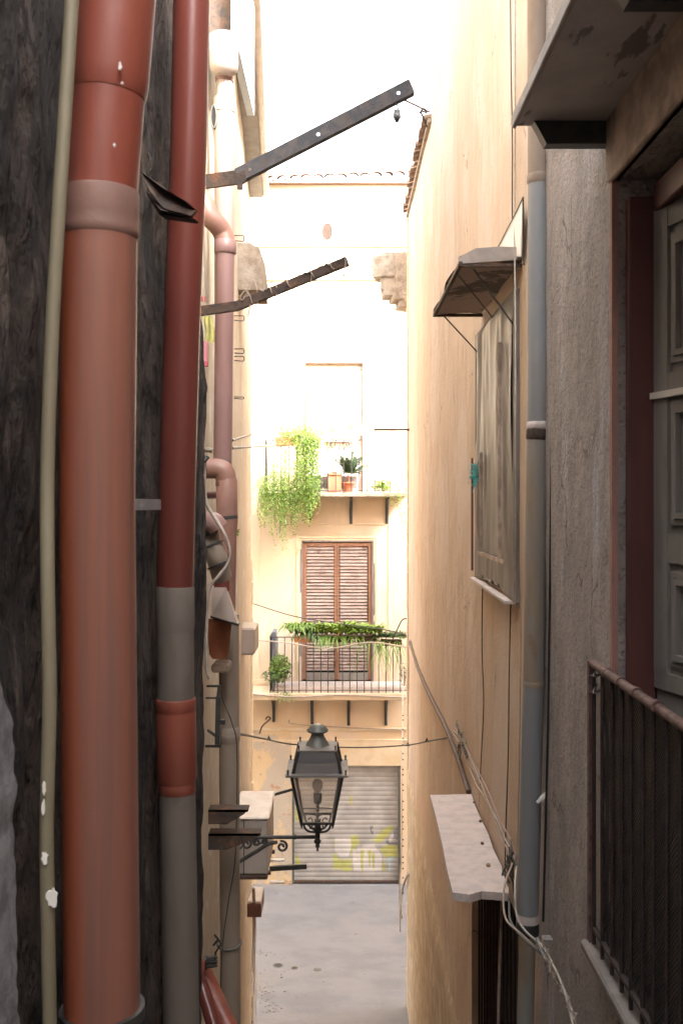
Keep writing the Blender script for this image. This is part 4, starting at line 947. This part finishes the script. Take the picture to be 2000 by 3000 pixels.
obj('tube', MB().tube(chain([(601,1000,4.3),(600,1066,4.3)]), .013, 14), M('pink_plastic', (.62,.22,.24), (.6,.3,.3), .4, 40), rt); obj('cap', MB().tube(chain([(600,1060,4.295),(600,1074,4.295)]), .0145, 14), m_dkred, rt)
for px in (593,601): tag(obj('clothes_peg', MB().box(at(px-3,884,4.3),at(px+3,870,4.32),bev=.003), m_dkred), ('left' if px<600 else 'right')+' one of two tiny red clothes pegs at the root of the lower iron beam', 'peg', 'red pegs beside the lower iron beam')
clo = MB(); V_ = []
for i in range(9):
    for j in range(13): V_.append(at(598+28*i/8-4*math.cos(j/3), 925+78*j/12+2*math.sin(i*2), 4.6)+Vector((0,.015*math.sin(i*1.7+j*.3),0)))
clo.add(V_,[(i*13+j,(i+1)*13+j,(i+1)*13+j+1,i*13+j+1) for i in range(8) for j in range(12)],True)
tag(obj('cloth', clo, m_yelcloth), 'yellow green cloth hanging below the lower iron beam at the left', 'cloth')
ib = MB()
for a, b_, w_ in (((608,2010,4.7),(648,2010,4.5),.010),((644,2008,4.5),(640,2040,4.5),.016),((605,2045,4.7),(642,2045,4.5),.008),((640,2040,4.5),(637,2180,4.5),.022),((605,2186,4.7),(645,2186,4.5),.012),((610,2140,4.7),(638,2160,4.5),.010),((637,2115,4.5),(660,2115,4.5),.020)):
    ib.bar(at(*a),at(*b_),w_,w_)
tag(obj('iron_bracket', ib, m_iron), 'black iron hinge bracket standing off the edge of the dark left wall', 'bracket')
def stub(px0,py0,px1,py1,pz,lab,d=4.9):
    m_ = MB(); m_.prism([at(px0,py0,d),at(px1,py0,d),at(px1-12,py0+12,d),at(px0+55,py1,d),at(px0,py1,d)], (0,.012,0)); m_.prism([at(px0,py0,d),at(px1,py0,d),at(px1,py0+5,d),at(px0,py0+5,d)], (0,.09,.0))
    tag(obj('iron_stub', m_, m_rust), lab, 'bracket')
stub(610,2374,726,2415,0,'short rusty iron stub, upper of the pair left of the air conditioner')
stub(610,2444,762,2490,0,'longer dark iron stub, lower of the pair ending behind the lamp arm',4.95)

# U hooks on the left wall
for (py,l_) in ((690,24),(706,24),(925,24),(938,24),(1022,20),(1050,22)):
    pass
for k,(py,hh) in enumerate(((690,15),(925,13),(1022,12),(1044,12),(1163,4))):
    d = 6.4; h = MB().tube(chain([(686,py,d),(712,py,d),(715,py+3,d),(715,py+hh,d),(711,py+hh+2,d),(686,py+hh,d)]), .0035, 6)
    tag(obj('wall_hook', h, m_rust), ('topmost','second','third','fourth','lowest')[k]+' small iron hook sticking out of the left wall beside the pink pipe', 'hook', 'iron hooks on the left wall')

# ================================================================== iron beams across the alley
bm1 = thing('iron_beam', 'upper straight perforated steel beam slanting across the bright sky', 'beam', at(600,535,4.6))
p0,p1 = at(694,514,4.55), at(1206,250,4.35)
dirn = (p1-p0).normalized(); upv = Vector((0,-1,0)).cross(dirn); upv = upv if upv.z>0 else -upv; wd = .066
# plate with round holes: strips between holes plus a ring of quads round every hole
pl = MB(); Lb = (p1-p0).length
def bpnt(u, v, o=0): return p0+dirn*u+upv*v+Vector((0,1,0))*o
hol = []
for (px,py) in ((733,502),(937,390),(1168,264)):
    t_ = (px-694)/(1206-694); hol.append(t_*Lb)
edges = [0.0]
hr = .0085; hv = -.002
for h in hol: edges += [h-.03, h+.03]
edges.append(Lb)
for o_ in (0.0, .006):
    for i in range(0, len(edges)-1, 2):
        a, c = edges[i], edges[i+1]
        pl.add([bpnt(a,-wd/2,o_),bpnt(c,-wd/2,o_),bpnt(c,wd/2,o_),bpnt(a,wd/2,o_)], [(0,1,2,3)])
    for h in hol:
        n8 = 16; V_ = []
        for k in range(n8):
            t_ = k*2*math.pi/n8+math.pi/4; cx_, sy_ = math.cos(t_), math.sin(t_); m_ = max(abs(cx_),abs(sy_))
            V_ += [bpnt(h+hr*cx_, hv+hr*sy_, o_), bpnt(h+.03*cx_/m_, wd/2*sy_/m_, o_)]
        pl.add(V_, [(2*k,2*k+1,(2*k+3)%(2*n8),(2*k+2)%(2*n8)) for k in range(n8)])
for v_ in (-wd/2, wd/2): pl.add([bpnt(0,v_,0),bpnt(Lb,v_,0),bpnt(Lb,v_,.006),bpnt(0,v_,.006)], [(0,1,2,3)])
pl.add([bpnt(0,-wd/2,.0),bpnt(Lb,-wd/2,.0),bpnt(Lb,-wd/2,.045),bpnt(0,-wd/2,.045)], [(0,1,2,3)])   # lower flange of the angle iron
obj('plate', pl, m_bluebeam, bm1)
obj('bent_end', MB().prism([at(590,512,4.6),at(690,498,4.55),at(716,490,4.54),at(722,528,4.54),at(700,545,4.55),at(694,538,4.55),at(590,552,4.6)], (0,.02,0)), m_rust, bm1)
obj('lug', MB().box(at(695,552,4.54),at(711,536,4.56)), m_rust, bm1)
bm2 = thing('iron_beam', 'lower rusty beam wound with wire pointing up over the alley', 'beam', at(590,912,4.6))
obj('bar', MB().bar(at(585,912,4.65),at(694,897,4.6),.03,.042).bar(at(690,899,4.6),at(1018,765,4.5),.03,.040), m_rust, bm2)
b = MB(); rr = []
q0, q1 = at(700,893,4.6), at(1015,764,4.5)
for k in range(120):
    f = k/119; p = q0.lerp(q1,f); th_ = k*.28+3*noise.noise(Vector((k*.13,0,0))); rr.append(p+Vector((0,.026*math.cos(th_),.026*math.sin(th_)+.012*noise.noise(Vector((k*.5,0,0))))))
b.tube(rr, .0028, 5)
for (f,l_) in ((.05,.05),(.12,.09),(.30,.04),(.62,.03),(.93,.04)):
    p = q0.lerp(q1,f); b.tube(curve([p+Vector((-.02,-.02,.02)),p+Vector((.01,-.025,l_)),p+Vector((.03,-.02,.01)),p+Vector((.02,-.02,-.05-l_*.4))],4), .003, 5)
obj('wire_wrap', b, m_tancable, bm2)
# pulley and red wire
pu = thing('pulley', 'small grey pulley block hanging from the upper beam end', 'pulley', at(1162,355,4.4))
obj('hook_wire', MB().tube(chain([(1161,283,4.38),(1161,305,4.38),(1166,318,4.38),(1158,325,4.38),(1162,332,4.38)]), .003, 6), m_iron, pu)
c = at(1162,343,4.38); obj('sheave', MB().tube([c+Vector((-.008,0,0)),c+Vector((.008,0,0))], .022, 16), m_greyiron, pu)
obj('cheek', MB().prism([c+Vector((-.013,-.006,.032)),c+Vector((.013,-.006,.032)),c+Vector((.018,-.006,-.004)),c+Vector((0,-.006,-.030)),c+Vector((-.018,-.006,-.004))], (0,.003,0)), m_greyiron, pu)
wire('line', chain([(1165,285,4.38),(1210,305,4.6),(1240,320,4.8),(1258,328,5.0)]), .005, m_pinkpvc, 'faded red line tied from the upper beam to the right wall', 'line', k=4)
wire('line', chain([(1228,332,4.8),(1240,318,4.8),(1250,330,4.8),(1232,326,4.8),(1243,352,4.8),(1250,372,4.8)]), .0045, m_rust, 'knotted dangling end of the faded red line', 'line', k=4)
# tan rough hood on the left wall and grey box under it
hx = MB(); d = 9.4; P_ = [at(684,712,d),at(735,712,d),(at(762,730,d)),at(768,790,d),at(768,850,d),at(684,848,d)]; hx.prism(P_, (0,.7,0))
tag(obj('plaster_box', hx, m_stone), 'rough tan box with rounded top projecting from the left wall above the beams', 'box')
hx = MB(); V_=[]
tag(obj('plaster_box', MB().box(at(690,1920,10.2),at(758,1822,10.7),bev=.02), m_palepvc), 'pale speckled box projecting from the left wall level with the lower balcony', 'box')

# ruined stone corbel on the right corner
sc = MB(); 
for (a,b_,c_,d_,y_) in ((1125,755,1205,868,14.6),(1090,765,1150,815,14.62),(1112,800,1160,850,14.65),(1150,850,1180,880,14.6),(1170,860,1205,900,14.63)):
    Mx = Matrix.Translation(at(a,d_,y_)) @ Matrix.Rotation(random.uniform(-.12,.12),4,'Y') @ Matrix.Rotation(random.uniform(-.3,.3),4,'Z') @ Matrix.Translation(-at(a,d_,y_))
    sc.box(at(a,d_,y_),at(c_,b_,y_+.35),bev=.02,M=Mx)
tag((obj('stone_corbel', sc, m_stone)), 'crumbling stone corbel at the upper street corner of the right wall', 'corbel')
tag(obj('wall_rod', MB().bar(at(1094,1259,14.2),at(1204,1259,14.2),.03,.032), m_rust), 'thin horizontal rod sticking out of the right wall corner above the upper balcony', 'rod')

# ================================================================== air conditioners
ac = thing('air_conditioner', 'dirty white outdoor air conditioner on the left wall behind the lamp arm', 'air conditioner', at(740,2570,9.2))
X0, X1 = lw(9.4)-.02, -.69+.02; zt, zb_ = EYE-2.90, EYE-3.43
obj('body', MB().box((X0,9.02,zb_),(X1,9.80,zt-.03),bev=.012), m_acgrey, ac)
obj('lid', MB().box((X0,9.0,zt-.03),(X1+.012,9.82,zt),bev=.02), m_acwhite, ac)
obj('seam', MB().box((X0+.11,9.012,zb_+.01),(X0+.118,9.021,zt-.03)), m_rust, ac)
for yy in (9.12,9.66): obj('support_bar', MB().box((X0,yy,zb_-.04),(X1+.02,yy+.04,zb_-.012)), m_rust, ac)
sb_ = MB().box((X0,8.98,zb_-.03),(X1,9.03,zb_),bev=.004); obj('rusty_base', sb_, m_rust, ac)
for k,(py,pxa,pxb) in enumerate(((2520,792,834),(2584,790,832))):
    q = MB().box(at(pxa,py+6,9.9),at(pxb,py-6,9.96)); tag(obj('support_arm', q, m_white), ('upper','lower')[k]+' short white metal arm beside the air conditioner', 'bracket')
q = MB().box(at(793,2549,9.6),at(898,2534,9.63)); 
q = MB().bar(at(790,2545,9.6),at(898,2538,9.6),.03,.045); q.tube([at(842,2542,9.575),at(842,2542,9.58)], .006, 8); tag(obj('flat_bar', q, m_iron), 'black iron flat bar below the lamp arm in front of the shutter', 'bar')
q = MB().bar(at(785,2333,9.9),at(860,2312,9.9),.02,.025); tag(obj('rod', q, m_iron), 'dark slanting rod behind the lantern left side', 'rod')
b2 = thing('wall_box', 'small white box with rusty stain low on the left wall under the air conditioner', 'box', at(750,2645,10.5))
obj('body', MB().box(at(726,2640,10.5),at(773,2608,10.9),bev=.01), m_acwhite, b2); obj('drip_edge', MB().box(at(724,2648,10.48),at(774,2640,10.9)), m_salmon, b2)

# ================================================================== the street lantern
LD = 6.7; K = LD/F0
lx, ly = (930-CX)*K, LD
def lz(py): return EYE-(py-HY)*K
la = thing('street_lamp', 'black and grey glass lantern on a scrolled iron arm from the left wall', 'street lamp', (lw(LD),LD,lz(2580)))
q2 = math.sqrt(2)
def sqp(mb, prof): mb.lathe((lx,ly,0), [(r*q2,z) for (r,z) in prof], 4, False, rot=math.pi/4)
# vertical positions: widths are half-sizes
zr0, zr1, zg0 = lz(2247), lz(2187), lz(2398)      # eave plate, top plate, glass bottom (all at axis depth)
cap = MB().lathe((lx,ly,0), [(.083,zr1+.004),(.080,zr1+.012),(.066,zr1+.035),(.050,zr1+.062),(.042,zr1+.085),(.046,zr1+.095),(.066,zr1+.100),(.074,zr1+.108),(.072,zr1+.116),(.060,zr1+.122),(.058,zr1+.132),(.045,zr1+.142),(.03,zr1+.150),(.02,zr1+.152)], 28)
obj('cap', cap, m_greyiron, la)
tp = MB(); sqp(tp, [(.128,zr1-.006),(.132,zr1-.002),(.132,zr1+.006),(.08,zr1+.012)]); obj('top_plate', tp, m_lampgrey, la)
ep = MB(); hw, ww = .205, .030
for (xa,ya,xb,yb) in ((-hw,-hw,hw,-hw+.05),(-hw,hw-.05,hw,hw),(-hw,-hw+.05,-hw+.05,hw-.05),(hw-.05,-hw+.05,hw,hw-.05)):
    ep.box((lx+xa,ly+ya,zr0-.016),(lx+xb,ly+yb,zr0-.002))
obj('eave_plate', ep, m_lampgrey, la)
def panel(mb, c0, c1, c2, c3): mb.add([c0,c1,c2,c3],[(0,1,2,3)])
def corner(hw_, z): return [Vector((lx+sx*hw_,ly+sy*hw_,z)) for (sx,sy) in ((-1,-1),(1,-1),(1,1),(-1,1))]
ca_, cb_ = corner(.158,zr0-.002), corner(.128,zr1-.004)
for k in range(4): obj('roof_rib', MB().bar(ca_[k],cb_[k],.016,.016), m_iron, la)
for k in range(4):
    m_ = MB(); panel(m_, ca_[k],ca_[(k+1)%4],cb_[(k+1)%4],cb_[k]); obj('roof_pane', m_, g_dark if k != 0 else g_dark, la)
# glass body
ct, cbm = corner(.168,zr0-.016), corner(.105,zg0)
for k in range(4):
    obj('post', MB().bar(ct[k],cbm[k],.020,.020,up=(0,1,0)), m_iron, la)
    e = .006; m_ = MB(); panel(m_, *[Vector((lx+(p.x-lx)*.985,ly+(p.y-ly)*.985,p.z)) for p in (cbm[k],cbm[(k+1)%4],ct[(k+1)%4],ct[k])]); obj('pane', m_, g_lamp, la)
fr = MB()
for cc, sz in ((ct,.014),(cbm,.016)):
    for k in range(4): fr.bar(cc[k],cc[(k+1)%4],sz,sz)
obj('frame', fr, m_iron, la)
sk = MB()                                  # pointed skirt under the glass
for k in range(4):
    a, b_ = cbm[k], cbm[(k+1)%4]; P_ = []
    for (f,dz) in ((-.04,.0),(-.04,-.012),(.0,-.034),(.05,-.012),(.3,-.006),(.5,-.02),(.7,-.006),(.95,-.012),(1.0,-.034),(1.04,-.012),(1.04,.0)):
        p = a.lerp(b_,f); P_.append(Vector((p.x,p.y,p.z+dz)))
    nn = (Vector((lx,ly,0))-((a+b_)/2)); nn.z = 0; sk.prism(P_, nn.normalized()*.006)
obj('skirt', sk, m_iron, la)
for hw_, z, s_ in ((.190,zr0,.006),(.122,zr1+.006,.005)):
    for p in corner(hw_, z): obj('bolt', MB().lathe(p,[(s_,-.004),(s_,.016),(s_*1.3,.018),(s_*1.3,.028),(s_*.5,.032)],8), m_iron, la)
bt = MB(); bt.lathe((lx,ly,0),[(.010,zg0-.01),(.010,zg0+.09),(.012,zg0+.10)],10)
bt.box((lx-.1,ly-.006,zg0+.066),(lx+.1,ly+.006,zg0+.074)); bt.box((lx-.006,ly-.1,zg0+.066),(lx+.006,ly+.1,zg0+.074))
obj('stem', bt, m_iron, la)
obj('lamp_holder', MB().lathe((lx,ly,0),[(.014,zg0+.098),(.028,zg0+.112),(.030,zg0+.16),(.026,zg0+.175)],18), m_iron, la)
zb0 = zg0+.172
obj('bulb', MB().lathe((lx,ly,0),[(.015,zb0),(.018,zb0+.01),(.032,zb0+.035),(.036,zb0+.055),(.032,zb0+.078),(.018,zb0+.094),(.004,zb0+.098)],20), m_bulb, la)
for k in range(4):
    t_ = math.pi/4+k*math.pi/2; u_ = Vector((math.cos(t_),math.sin(t_),0)); c0 = Vector((lx,ly,0))
    pts = [c0+u_*.125+Vector((0,0,zg0-.004)), c0+u_*.118+Vector((0,0,zg0-.035)), c0+u_*.085+Vector((0,0,zg0-.066)), c0+u_*.03+Vector((0,0,zg0-.085)), c0+u_*.012+Vector((0,0,zg0-.09))]
    s2 = MB().tube(curve(pts,5), .0075, 8)
    s2.tube([c0+u_*(.068+.020*math.cos(a*.55))+Vector((0,0,zg0-.030+.020*math.sin(a*.55))) for a in range(10)], .005, 6)
    obj('scroll_foot', s2, m_iron, la)
sp_ = MB().lathe((lx,ly,0),[(.022,zg0-.006),(.020,zg0-.05),(.030,zg0-.075),(.028,zg0-.09),(.017,zg0-.10),(.017,zg0-.142),(.026,zg0-.150),(.022,zg0-.162),(.012,zg0-.176),(.018,zg0-.186),(.009,zg0-.20),(.006,zg0-.206),(.009,zg0-.216),(.001,zg0-.222)],16)
obj('spigot', sp_, m_iron, la)
za = zg0-.125
arm = MB().tube([(lw(LD)+.02,ly,za-.004),(lx,ly,za)], .0125, 12); arm.tube([(lx-.165,ly,za),(lx-.145,ly,za)], .017, 12); obj('arm', arm, m_iron, la)
def spiral(c, r0, turns, a0, sgn=1, n=26):
    return [Vector(c)+Vector((r0*(1-.75*i/n)*math.cos(a0+sgn*turns*2*math.pi*i/n),0,r0*(1-.75*i/n)*math.sin(a0+sgn*turns*2*math.pi*i/n))) for i in range(n+1)]
xw = lw(LD)+.01
br = [Vector((xw,ly,za-.215)),Vector((xw+.1,ly,za-.175)),Vector((xw+.22,ly,za-.105)),Vector((xw+.31,ly,za-.05)),Vector((xw+.375,ly,za-.035))]
obj('brace', MB().tube(curve(br,6), .013, 8), m_iron, la)
for (cx_,cz_,r0,a0,sg_) in ((xw+.405,za-.065,.034,1.9,-1),(xw+.065,za-.055,.034,1.2,1),(xw+.165,za-.048,.032,2.0,-1),(xw+.235,za-.035,.024,1.2,1),(xw+.285,za-.03,.018,2,-1),(xw+.05,za-.265,.032,1.5,-1),(xw+.085,za-.29,.02,1.5,1)):
    obj('scroll', MB().tube(spiral((cx_,ly,cz_),r0*1.15,1.35,a0,sg_), .0085, 8), m_iron, la)
cn = MB().tube(curve([(xw+.02,ly,za-.10),(xw+.10,ly,za-.085),(xw+.13,ly,za-.03),(xw+.19,ly,za-.02),(xw+.24,ly,za-.05),(xw+.3,ly,za-.02)],5), .0055, 6)
cn.tube(curve([(xw+.0,ly,za-.13),(xw+.05,ly,za-.11),(xw+.11,ly,za-.09),(xw+.14,ly,za-.06)],5), .006, 6)
cn.tube(curve([(xw,ly,za-.22),(xw+.02,ly,za-.27),(xw+.06,ly,za-.30),(xw+.09,ly,za-.31)],5), .007, 6)
obj('scroll_link', cn, m_iron, la)
obj('wall_plate', MB().box((xw-.02,ly-.02,za-.32),(xw+.006,ly+.02,za+.03)), m_iron, la)

# ================================================================== grey downpipe on the right
dp_ = thing('drainpipe', 'grey and rusty metal downpipe with collars on the right wall beside the roughcast', 'pipe', at(1540,2720,4.8))
def ax3(py):
    Kk = [(-300,1573),(0,1575),(400,1577),(1240,1576),(1300,1572),(2000,1562),(2690,1545),(3400,1528)]
    for (a,xa),(b_,xb) in zip(Kk,Kk[1:]):
        if a <= py <= b_: return at(xa+(xb-xa)*(py-a)/(b_-a), py, 4.75)
seg([-250,0,200,400,520], .0525, 'pipe_section', m_topdown, dp_, ax3, 24)
seg([512,516,534,540], [.0535,.056,.056,.053], 'collar', m_topdown, dp_, ax3, 24)
seg([530,800,1100,1245], .052, 'pipe_section', m_greydown, dp_, ax3, 24)
seg([1236,1240,1254,1258], [.053,.057,.057,.054], 'collar', m_slab, dp_, ax3, 24)
seg([1258,1262,1284,1290], [.052,.055,.055,.05], 'collar', m_rust, dp_, ax3, 24)
seg([1286,1500,1750,2005], .050, 'pipe_section', m_rustdown, dp_, ax3, 24)
seg([1996,2000,2012], [.051,.054,.052], 'collar', m_rustdown, dp_, ax3, 24)
seg([2008,2300,2600,2690], .0505, 'pipe_section', m_greydown, dp_, ax3, 24)
seg([2676,2690,2700], [.0515,.0545,.053], 'collar', m_slab, dp_, ax3, 24)
seg([2700,2722,2735], [.054,.056,.054], 'collar', m_iron, dp_, ax3, 24)
seg([2725,2900,3300], .040, 'pipe_section', m_rustdown, dp_, ax3, 20)
fm = MB().tube(chain([(1573,2352,4.66),(1590,2335,4.66),(1612,2318,4.7)]), [.009,.013,.011], 10)
for k in range(24):
    p = at(1612+random.gauss(0,7), 2290+random.gauss(0,28), 4.8); fm.tube([p,p+Vector((random.gauss(0,.01),0,random.gauss(0,.012)))], random.uniform(.003,.007), 6)
tag(obj('foam_lump', fm, m_foam), 'white lump of sealant foam sticking out beside the grey downpipe', 'foam')
wire('conduit', chain([(1618,-50,4.6),(1617,500,4.6),(1614,1290,4.6),(1606,2000,4.6),(1600,2300,4.6),(1590,2700,4.6)]), .0055, m_black, 'thin dark line running straight down right beside the grey downpipe')  # thin black tube along the right edge of the downpipe

# ================================================================== cables on the right wall
RW = lambda px, py, off=.02: at(px, py, (RX-off)*F0/(px-CX))
wire('cable', [RW(1494,-60),RW(1496,200),RW(1500,420),RW(1500,640),RW(1507,900),RW(1512,1100)], .0035, m_black, 'thin black cable dropping down the right wall above the hood', k=4)
wire('cable', [RW(1508,-60),RW(1508,300),RW(1506,600),RW(1509,1000,.07),RW(1508,1300,.09),RW(1508,1780,.05)], .0045, m_whitecable, 'thin pale cable dropping past the hood and plastic sheet', k=4)
wire('cable', [RW(1531,578,.035),RW(1532,640,.04),RW(1531,745,.04),RW(1533,775,.04)], .005, m_black, 'short black cable loop beside the white triangle')
wire('cable', [RW(1530,580,.035),RW(1505,633,.035),RW(1475,690,.035),RW(1448,746,.035)], .003, m_black, 'thin black line along the slanting edge of the white triangle')
wire('cable', [RW(1413,1700),RW(1411,1900),RW(1416,2060),RW(1408,2230),RW(1406,2300)], .0035, m_black, 'fine black cable running down below the plastic sheet window, left one', k=4)
wire('cable', [RW(1495,1770),RW(1490,2000),RW(1488,2200),RW(1480,2450),RW(1478,2600)], .0035, m_rust, 'fine dark cable running down below the plastic sheet window, right one', k=4)
wire('cable', [RW(1525,1780),RW(1524,2000),RW(1520,2240),RW(1515,2480)], .003, m_tancable, 'fine tan cable left of the grey downpipe', k=4)
wire('conduit', [RW(1200,1880),RW(1225,1960),RW(1262,2045),RW(1300,2120),RW(1340,2220),RW(1372,2320)], .021, m_terra2, 'brown conduit slanting down the right wall to the concrete slab', k=5)
for (k,offs) in enumerate(((0,0),(6,4),(-5,3),(11,-5))):
    a, b_ = offs; j = lambda s=5: random.uniform(-s,s)
    base = [(1320,2135),(1345,2170),(1375,2230),(1400,2290),(1425,2345),(1450,2400),(1475,2450),(1497,2505),(1505,2530)]
    wire('cable', [RW(px+a+j(),py+b_+j(),.03) for px,py in base], random.choice((.0045,.0055)), (m_tancable,m_whitecable,m_tancable,m_pinkpvc)[k],
         ('tan cable lowest in the bundle slanting over the concrete hood','whitish cable in the bundle slanting over the concrete hood','thin tan cable weaving through the bundle above the concrete hood','pinkish cable uppermost in the bundle above the concrete hood')[k])
# junction tangle at the top of the bundle
tg_ = MB()
for k in range(12):
    c = RW(1345+random.gauss(0,9), 2165+random.gauss(0,22), .03); tg_.tube(curve([c, c+Vector((-.01,random.gauss(0,.08),random.gauss(0,.05))), c+Vector((0,random.gauss(0,.09),random.gauss(0,.05)))],4), .005, 5)
for k in range(5): c = RW(1356+k*3, 2185+k*8, .03); tg_.box(c-Vector((.012,.015,.012)), c+Vector((.004,.015,.012)))
tag(obj('cable_junction', tg_, m_greyiron), 'tangled cable junction where the overhead wire meets the right wall', 'junction')
tg_ = MB()
for k in range(22):
    c = RW(1497+random.gauss(0,9), 2525+random.gauss(0,22), .05); tg_.tube(curve([c, c+Vector((-.01,random.gauss(0,.05),random.gauss(0,.03))), c+Vector((0,random.gauss(0,.06),random.gauss(0,.04)))],4), .0045, 5)
tag(obj('cable_junction', tg_, m_iron), 'dark knot of connectors beside the lower grey downpipe', 'junction')
wire('cable', [RW(1500,2530,.06),at(1476,2600,4.9),at(1480,2690,4.7),at(1530,2740,4.55),at(1580,2790,4.4),at(1625,2850,4.1),at(1660,2920,3.9),at(1700,3050,3.7)], .0055, m_tancable, 'tan cable sweeping from the knot down under the downpipe end')
wire('cable', [RW(1512,2540,.06),at(1508,2600,4.7),at(1512,2680,4.6),at(1540,2730,4.5),at(1590,2775,4.35),at(1620,2830,4.1),at(1652,2905,3.9),at(1690,3050,3.7)], .006, m_whitecable, 'whitish cable twisted along the bottom right wall')
wire('cable', [at(1490,2640,4.8),at(1495,2700,4.7),at(1535,2752,4.5),at(1590,2800,4.35),at(1632,2872,4.05),at(1668,2960,3.85),at(1705,3080,3.7)], .006, m_greyiron, 'dark grey cable twisted with the whitish one at bottom right')
wire('cable', [RW(1470,2560,.03),RW(1468,2700,.0),at(1462,2850,5.9),at(1458,3060,5.8)], .009, m_tancable, 'thick tan cable hanging straight down in front of the barred window')
tw = MB()
for k in range(40):
    f = k/39; P_ = [(1590,2745,4.3),(1612,2830,4.1),(1650,2900,3.9),(1700,3010,3.7)]; i = min(2,int(f*3)); t_ = f*3-i
    a, b_ = at(*P_[i]), at(*P_[i+1]); c = a.lerp(b_,t_); tw.tube([c+Vector((.012*math.cos(k*1.1),0,.012*math.sin(k*1.1))), c+Vector((.012*math.cos(k*1.1+2),-.01,.012*math.sin(k*1.1+2)-.015))], .003, 5)
tag(obj('tape_wrap', tw, m_tancable), 'pale tape wound round the cables at the bottom right wall', 'tape')
tag(obj('pipe_bracket', MB().box(at(1590,2758,4.45),at(1612,2738,4.5),bev=.006).tube(chain([(1572,2750,4.42),(1600,2820,4.3)]), .008, 8), m_greydown), 'small grey metal bracket right of the downpipe end', 'bracket')

# ================================================================== overhead wires
wire('overhead_wire', [at(640,2175,5.2),at(690,2150,5.9),at(780,2166,9),at(870,2182,10.5),at(1040,2190,12),at(1180,2184,11.5),at(1260,2170,10),at(1325,2158,8.9)], .008, m_iron, 'dark overhead wire sagging across the alley behind the lantern', 'wire')
for lab_,px,py,d in (('left of the lantern',787,2166,9.2),('at the right street corner',1194,2183,11.4),('nearest the cable junction',1250,2171,10.2)):
    c = at(px,py,d); tag(obj('wire_clip', MB().prism([c+Vector((-.022,0,-.012)),c+Vector((.022,0,-.012)),c+Vector((0,0,.035))], (0,.02,0)), m_iron), 'small dark clip on the overhead wire '+lab_, 'clip', 'clips on the overhead wire')
wire('clothes_line', [at(680,1290,5.4),at(720,1278,8),at(770,1263,14),at(828,1250,18.2)], .008, m_iron, 'upper clothes line running from the pink pipe to the hanging plant', 'line', k=4)
wire('clothes_line', [at(680,1313,5.4),at(740,1309,9),at(790,1308,14),at(830,1308,18.2)], .008, m_iron, 'lower clothes line level with the upper balcony handrail', 'line', k=4)
wire('overhead_wire', [at(728,1764,18),at(860,1805,18),at(1000,1828,17.5),at(1110,1842,16),at(1192,1860,14.5)], .009, m_iron, 'wire sloping across the louvred shutter just above the planters', 'wire')
wire('overhead_wire', [at(757,1876,18),at(850,1884,18),at(960,1900,18),at(1080,1882,17),at(1192,1896,14.5)], .012, m_tancable, 'pale wire sagging in front of the lower railing planters', 'wire')
wire('cable', [(-1.0,18.9,fz(2105)),(fx(860),18.93,fz(2118)),(fx(1000),18.93,fz(2128)),(fx(1183),18.93,fz(2135))], .012, m_tancable, 'cable fixed along the facade under the lower balcony', k=4)
wire('cable', [at(760,2150,18.9),at(768,2128,18.9),at(785,2112,18.9),at(792,2104,18.8),(at(784,2100,18.8)),at(778,2108,18.8)], .014, m_rust, 'curled rusty wire end on the facade left of the lantern')
wire('cable', [at(1180,1960,18),at(1178,2130,16),at(1177,2300,15),at(1176,2500,14.6),at(1170,2590,14.6),at(1172,2730,14.6)], .012, m_tancable, 'brown clipped cable running down beside the right street corner', k=4)
cl_ = MB()
for k in range(24):
    py = 2090+k*23+random.uniform(-7,7); c = at(1180,py,14.5); cl_.box(c-Vector((.012,.01,.008)), c+Vector((.010,.01,.008)))
tag(obj('cable_clips', cl_, m_iron), 'row of small dark cable clips down the right street corner', 'clips')
wire('cable', [at(742,2600,10.4),at(745,2700,10.6),at(744,2830,10.4),at(748,2870,10.2),at(745,2950,9.8),at(740,3100,9.3)], .018, m_acwhite, 'white cable hanging down the left wall below the small box', k=5)
wire('cable', [at(645,1960,5.1),at(650,2040,5.1),at(680,2120,5.0),at(694,2200,5.0),at(690,2500,5.0),at(668,2650,5.0),at(650,2800,5.0),at(645,3050,5.0)], .0025, m_black, 'fine black cable curving in front of the tall cream drainpipe')
wire('cable', [RW(1205,2560,.0)+Vector((-.05,0,0)),at(1180,2600,14.5),at(1174,2660,14.5),at(1178,2690,14.5)], .018, m_whitecable, 'looped white cable at the foot of the right street corner')
wire('bent_wire', [at(1192,1812,14.5),at(1178,1816,15),at(1165,1840,16),at(1150,1872,17)], .01, m_rust, 'bent rusty wire stay at the right end of the lower balcony', 'wire')
vine = MB()
for k in range(26): leaf_q(vine, at(693+random.gauss(0,4),1560+random.gauss(0,6),6.6), .012, 1.2)
tag(obj('wall_weed', vine, m_green[2]), 'tiny green weed growing from the left wall beside the pink pipe', 'weed')
# small dark fittings on the facade left of the door
for k,(px,py) in enumerate(((725,1510),(727,1655))):
    tag(obj('wall_fitting', MB().box(at(px-4,py+6,18.95),at(px+4,py-6,18.85),bev=.01), m_iron), ('upper','lower')[k]+' small dark fitting on the facade left of the louvred shutters', 'fitting')
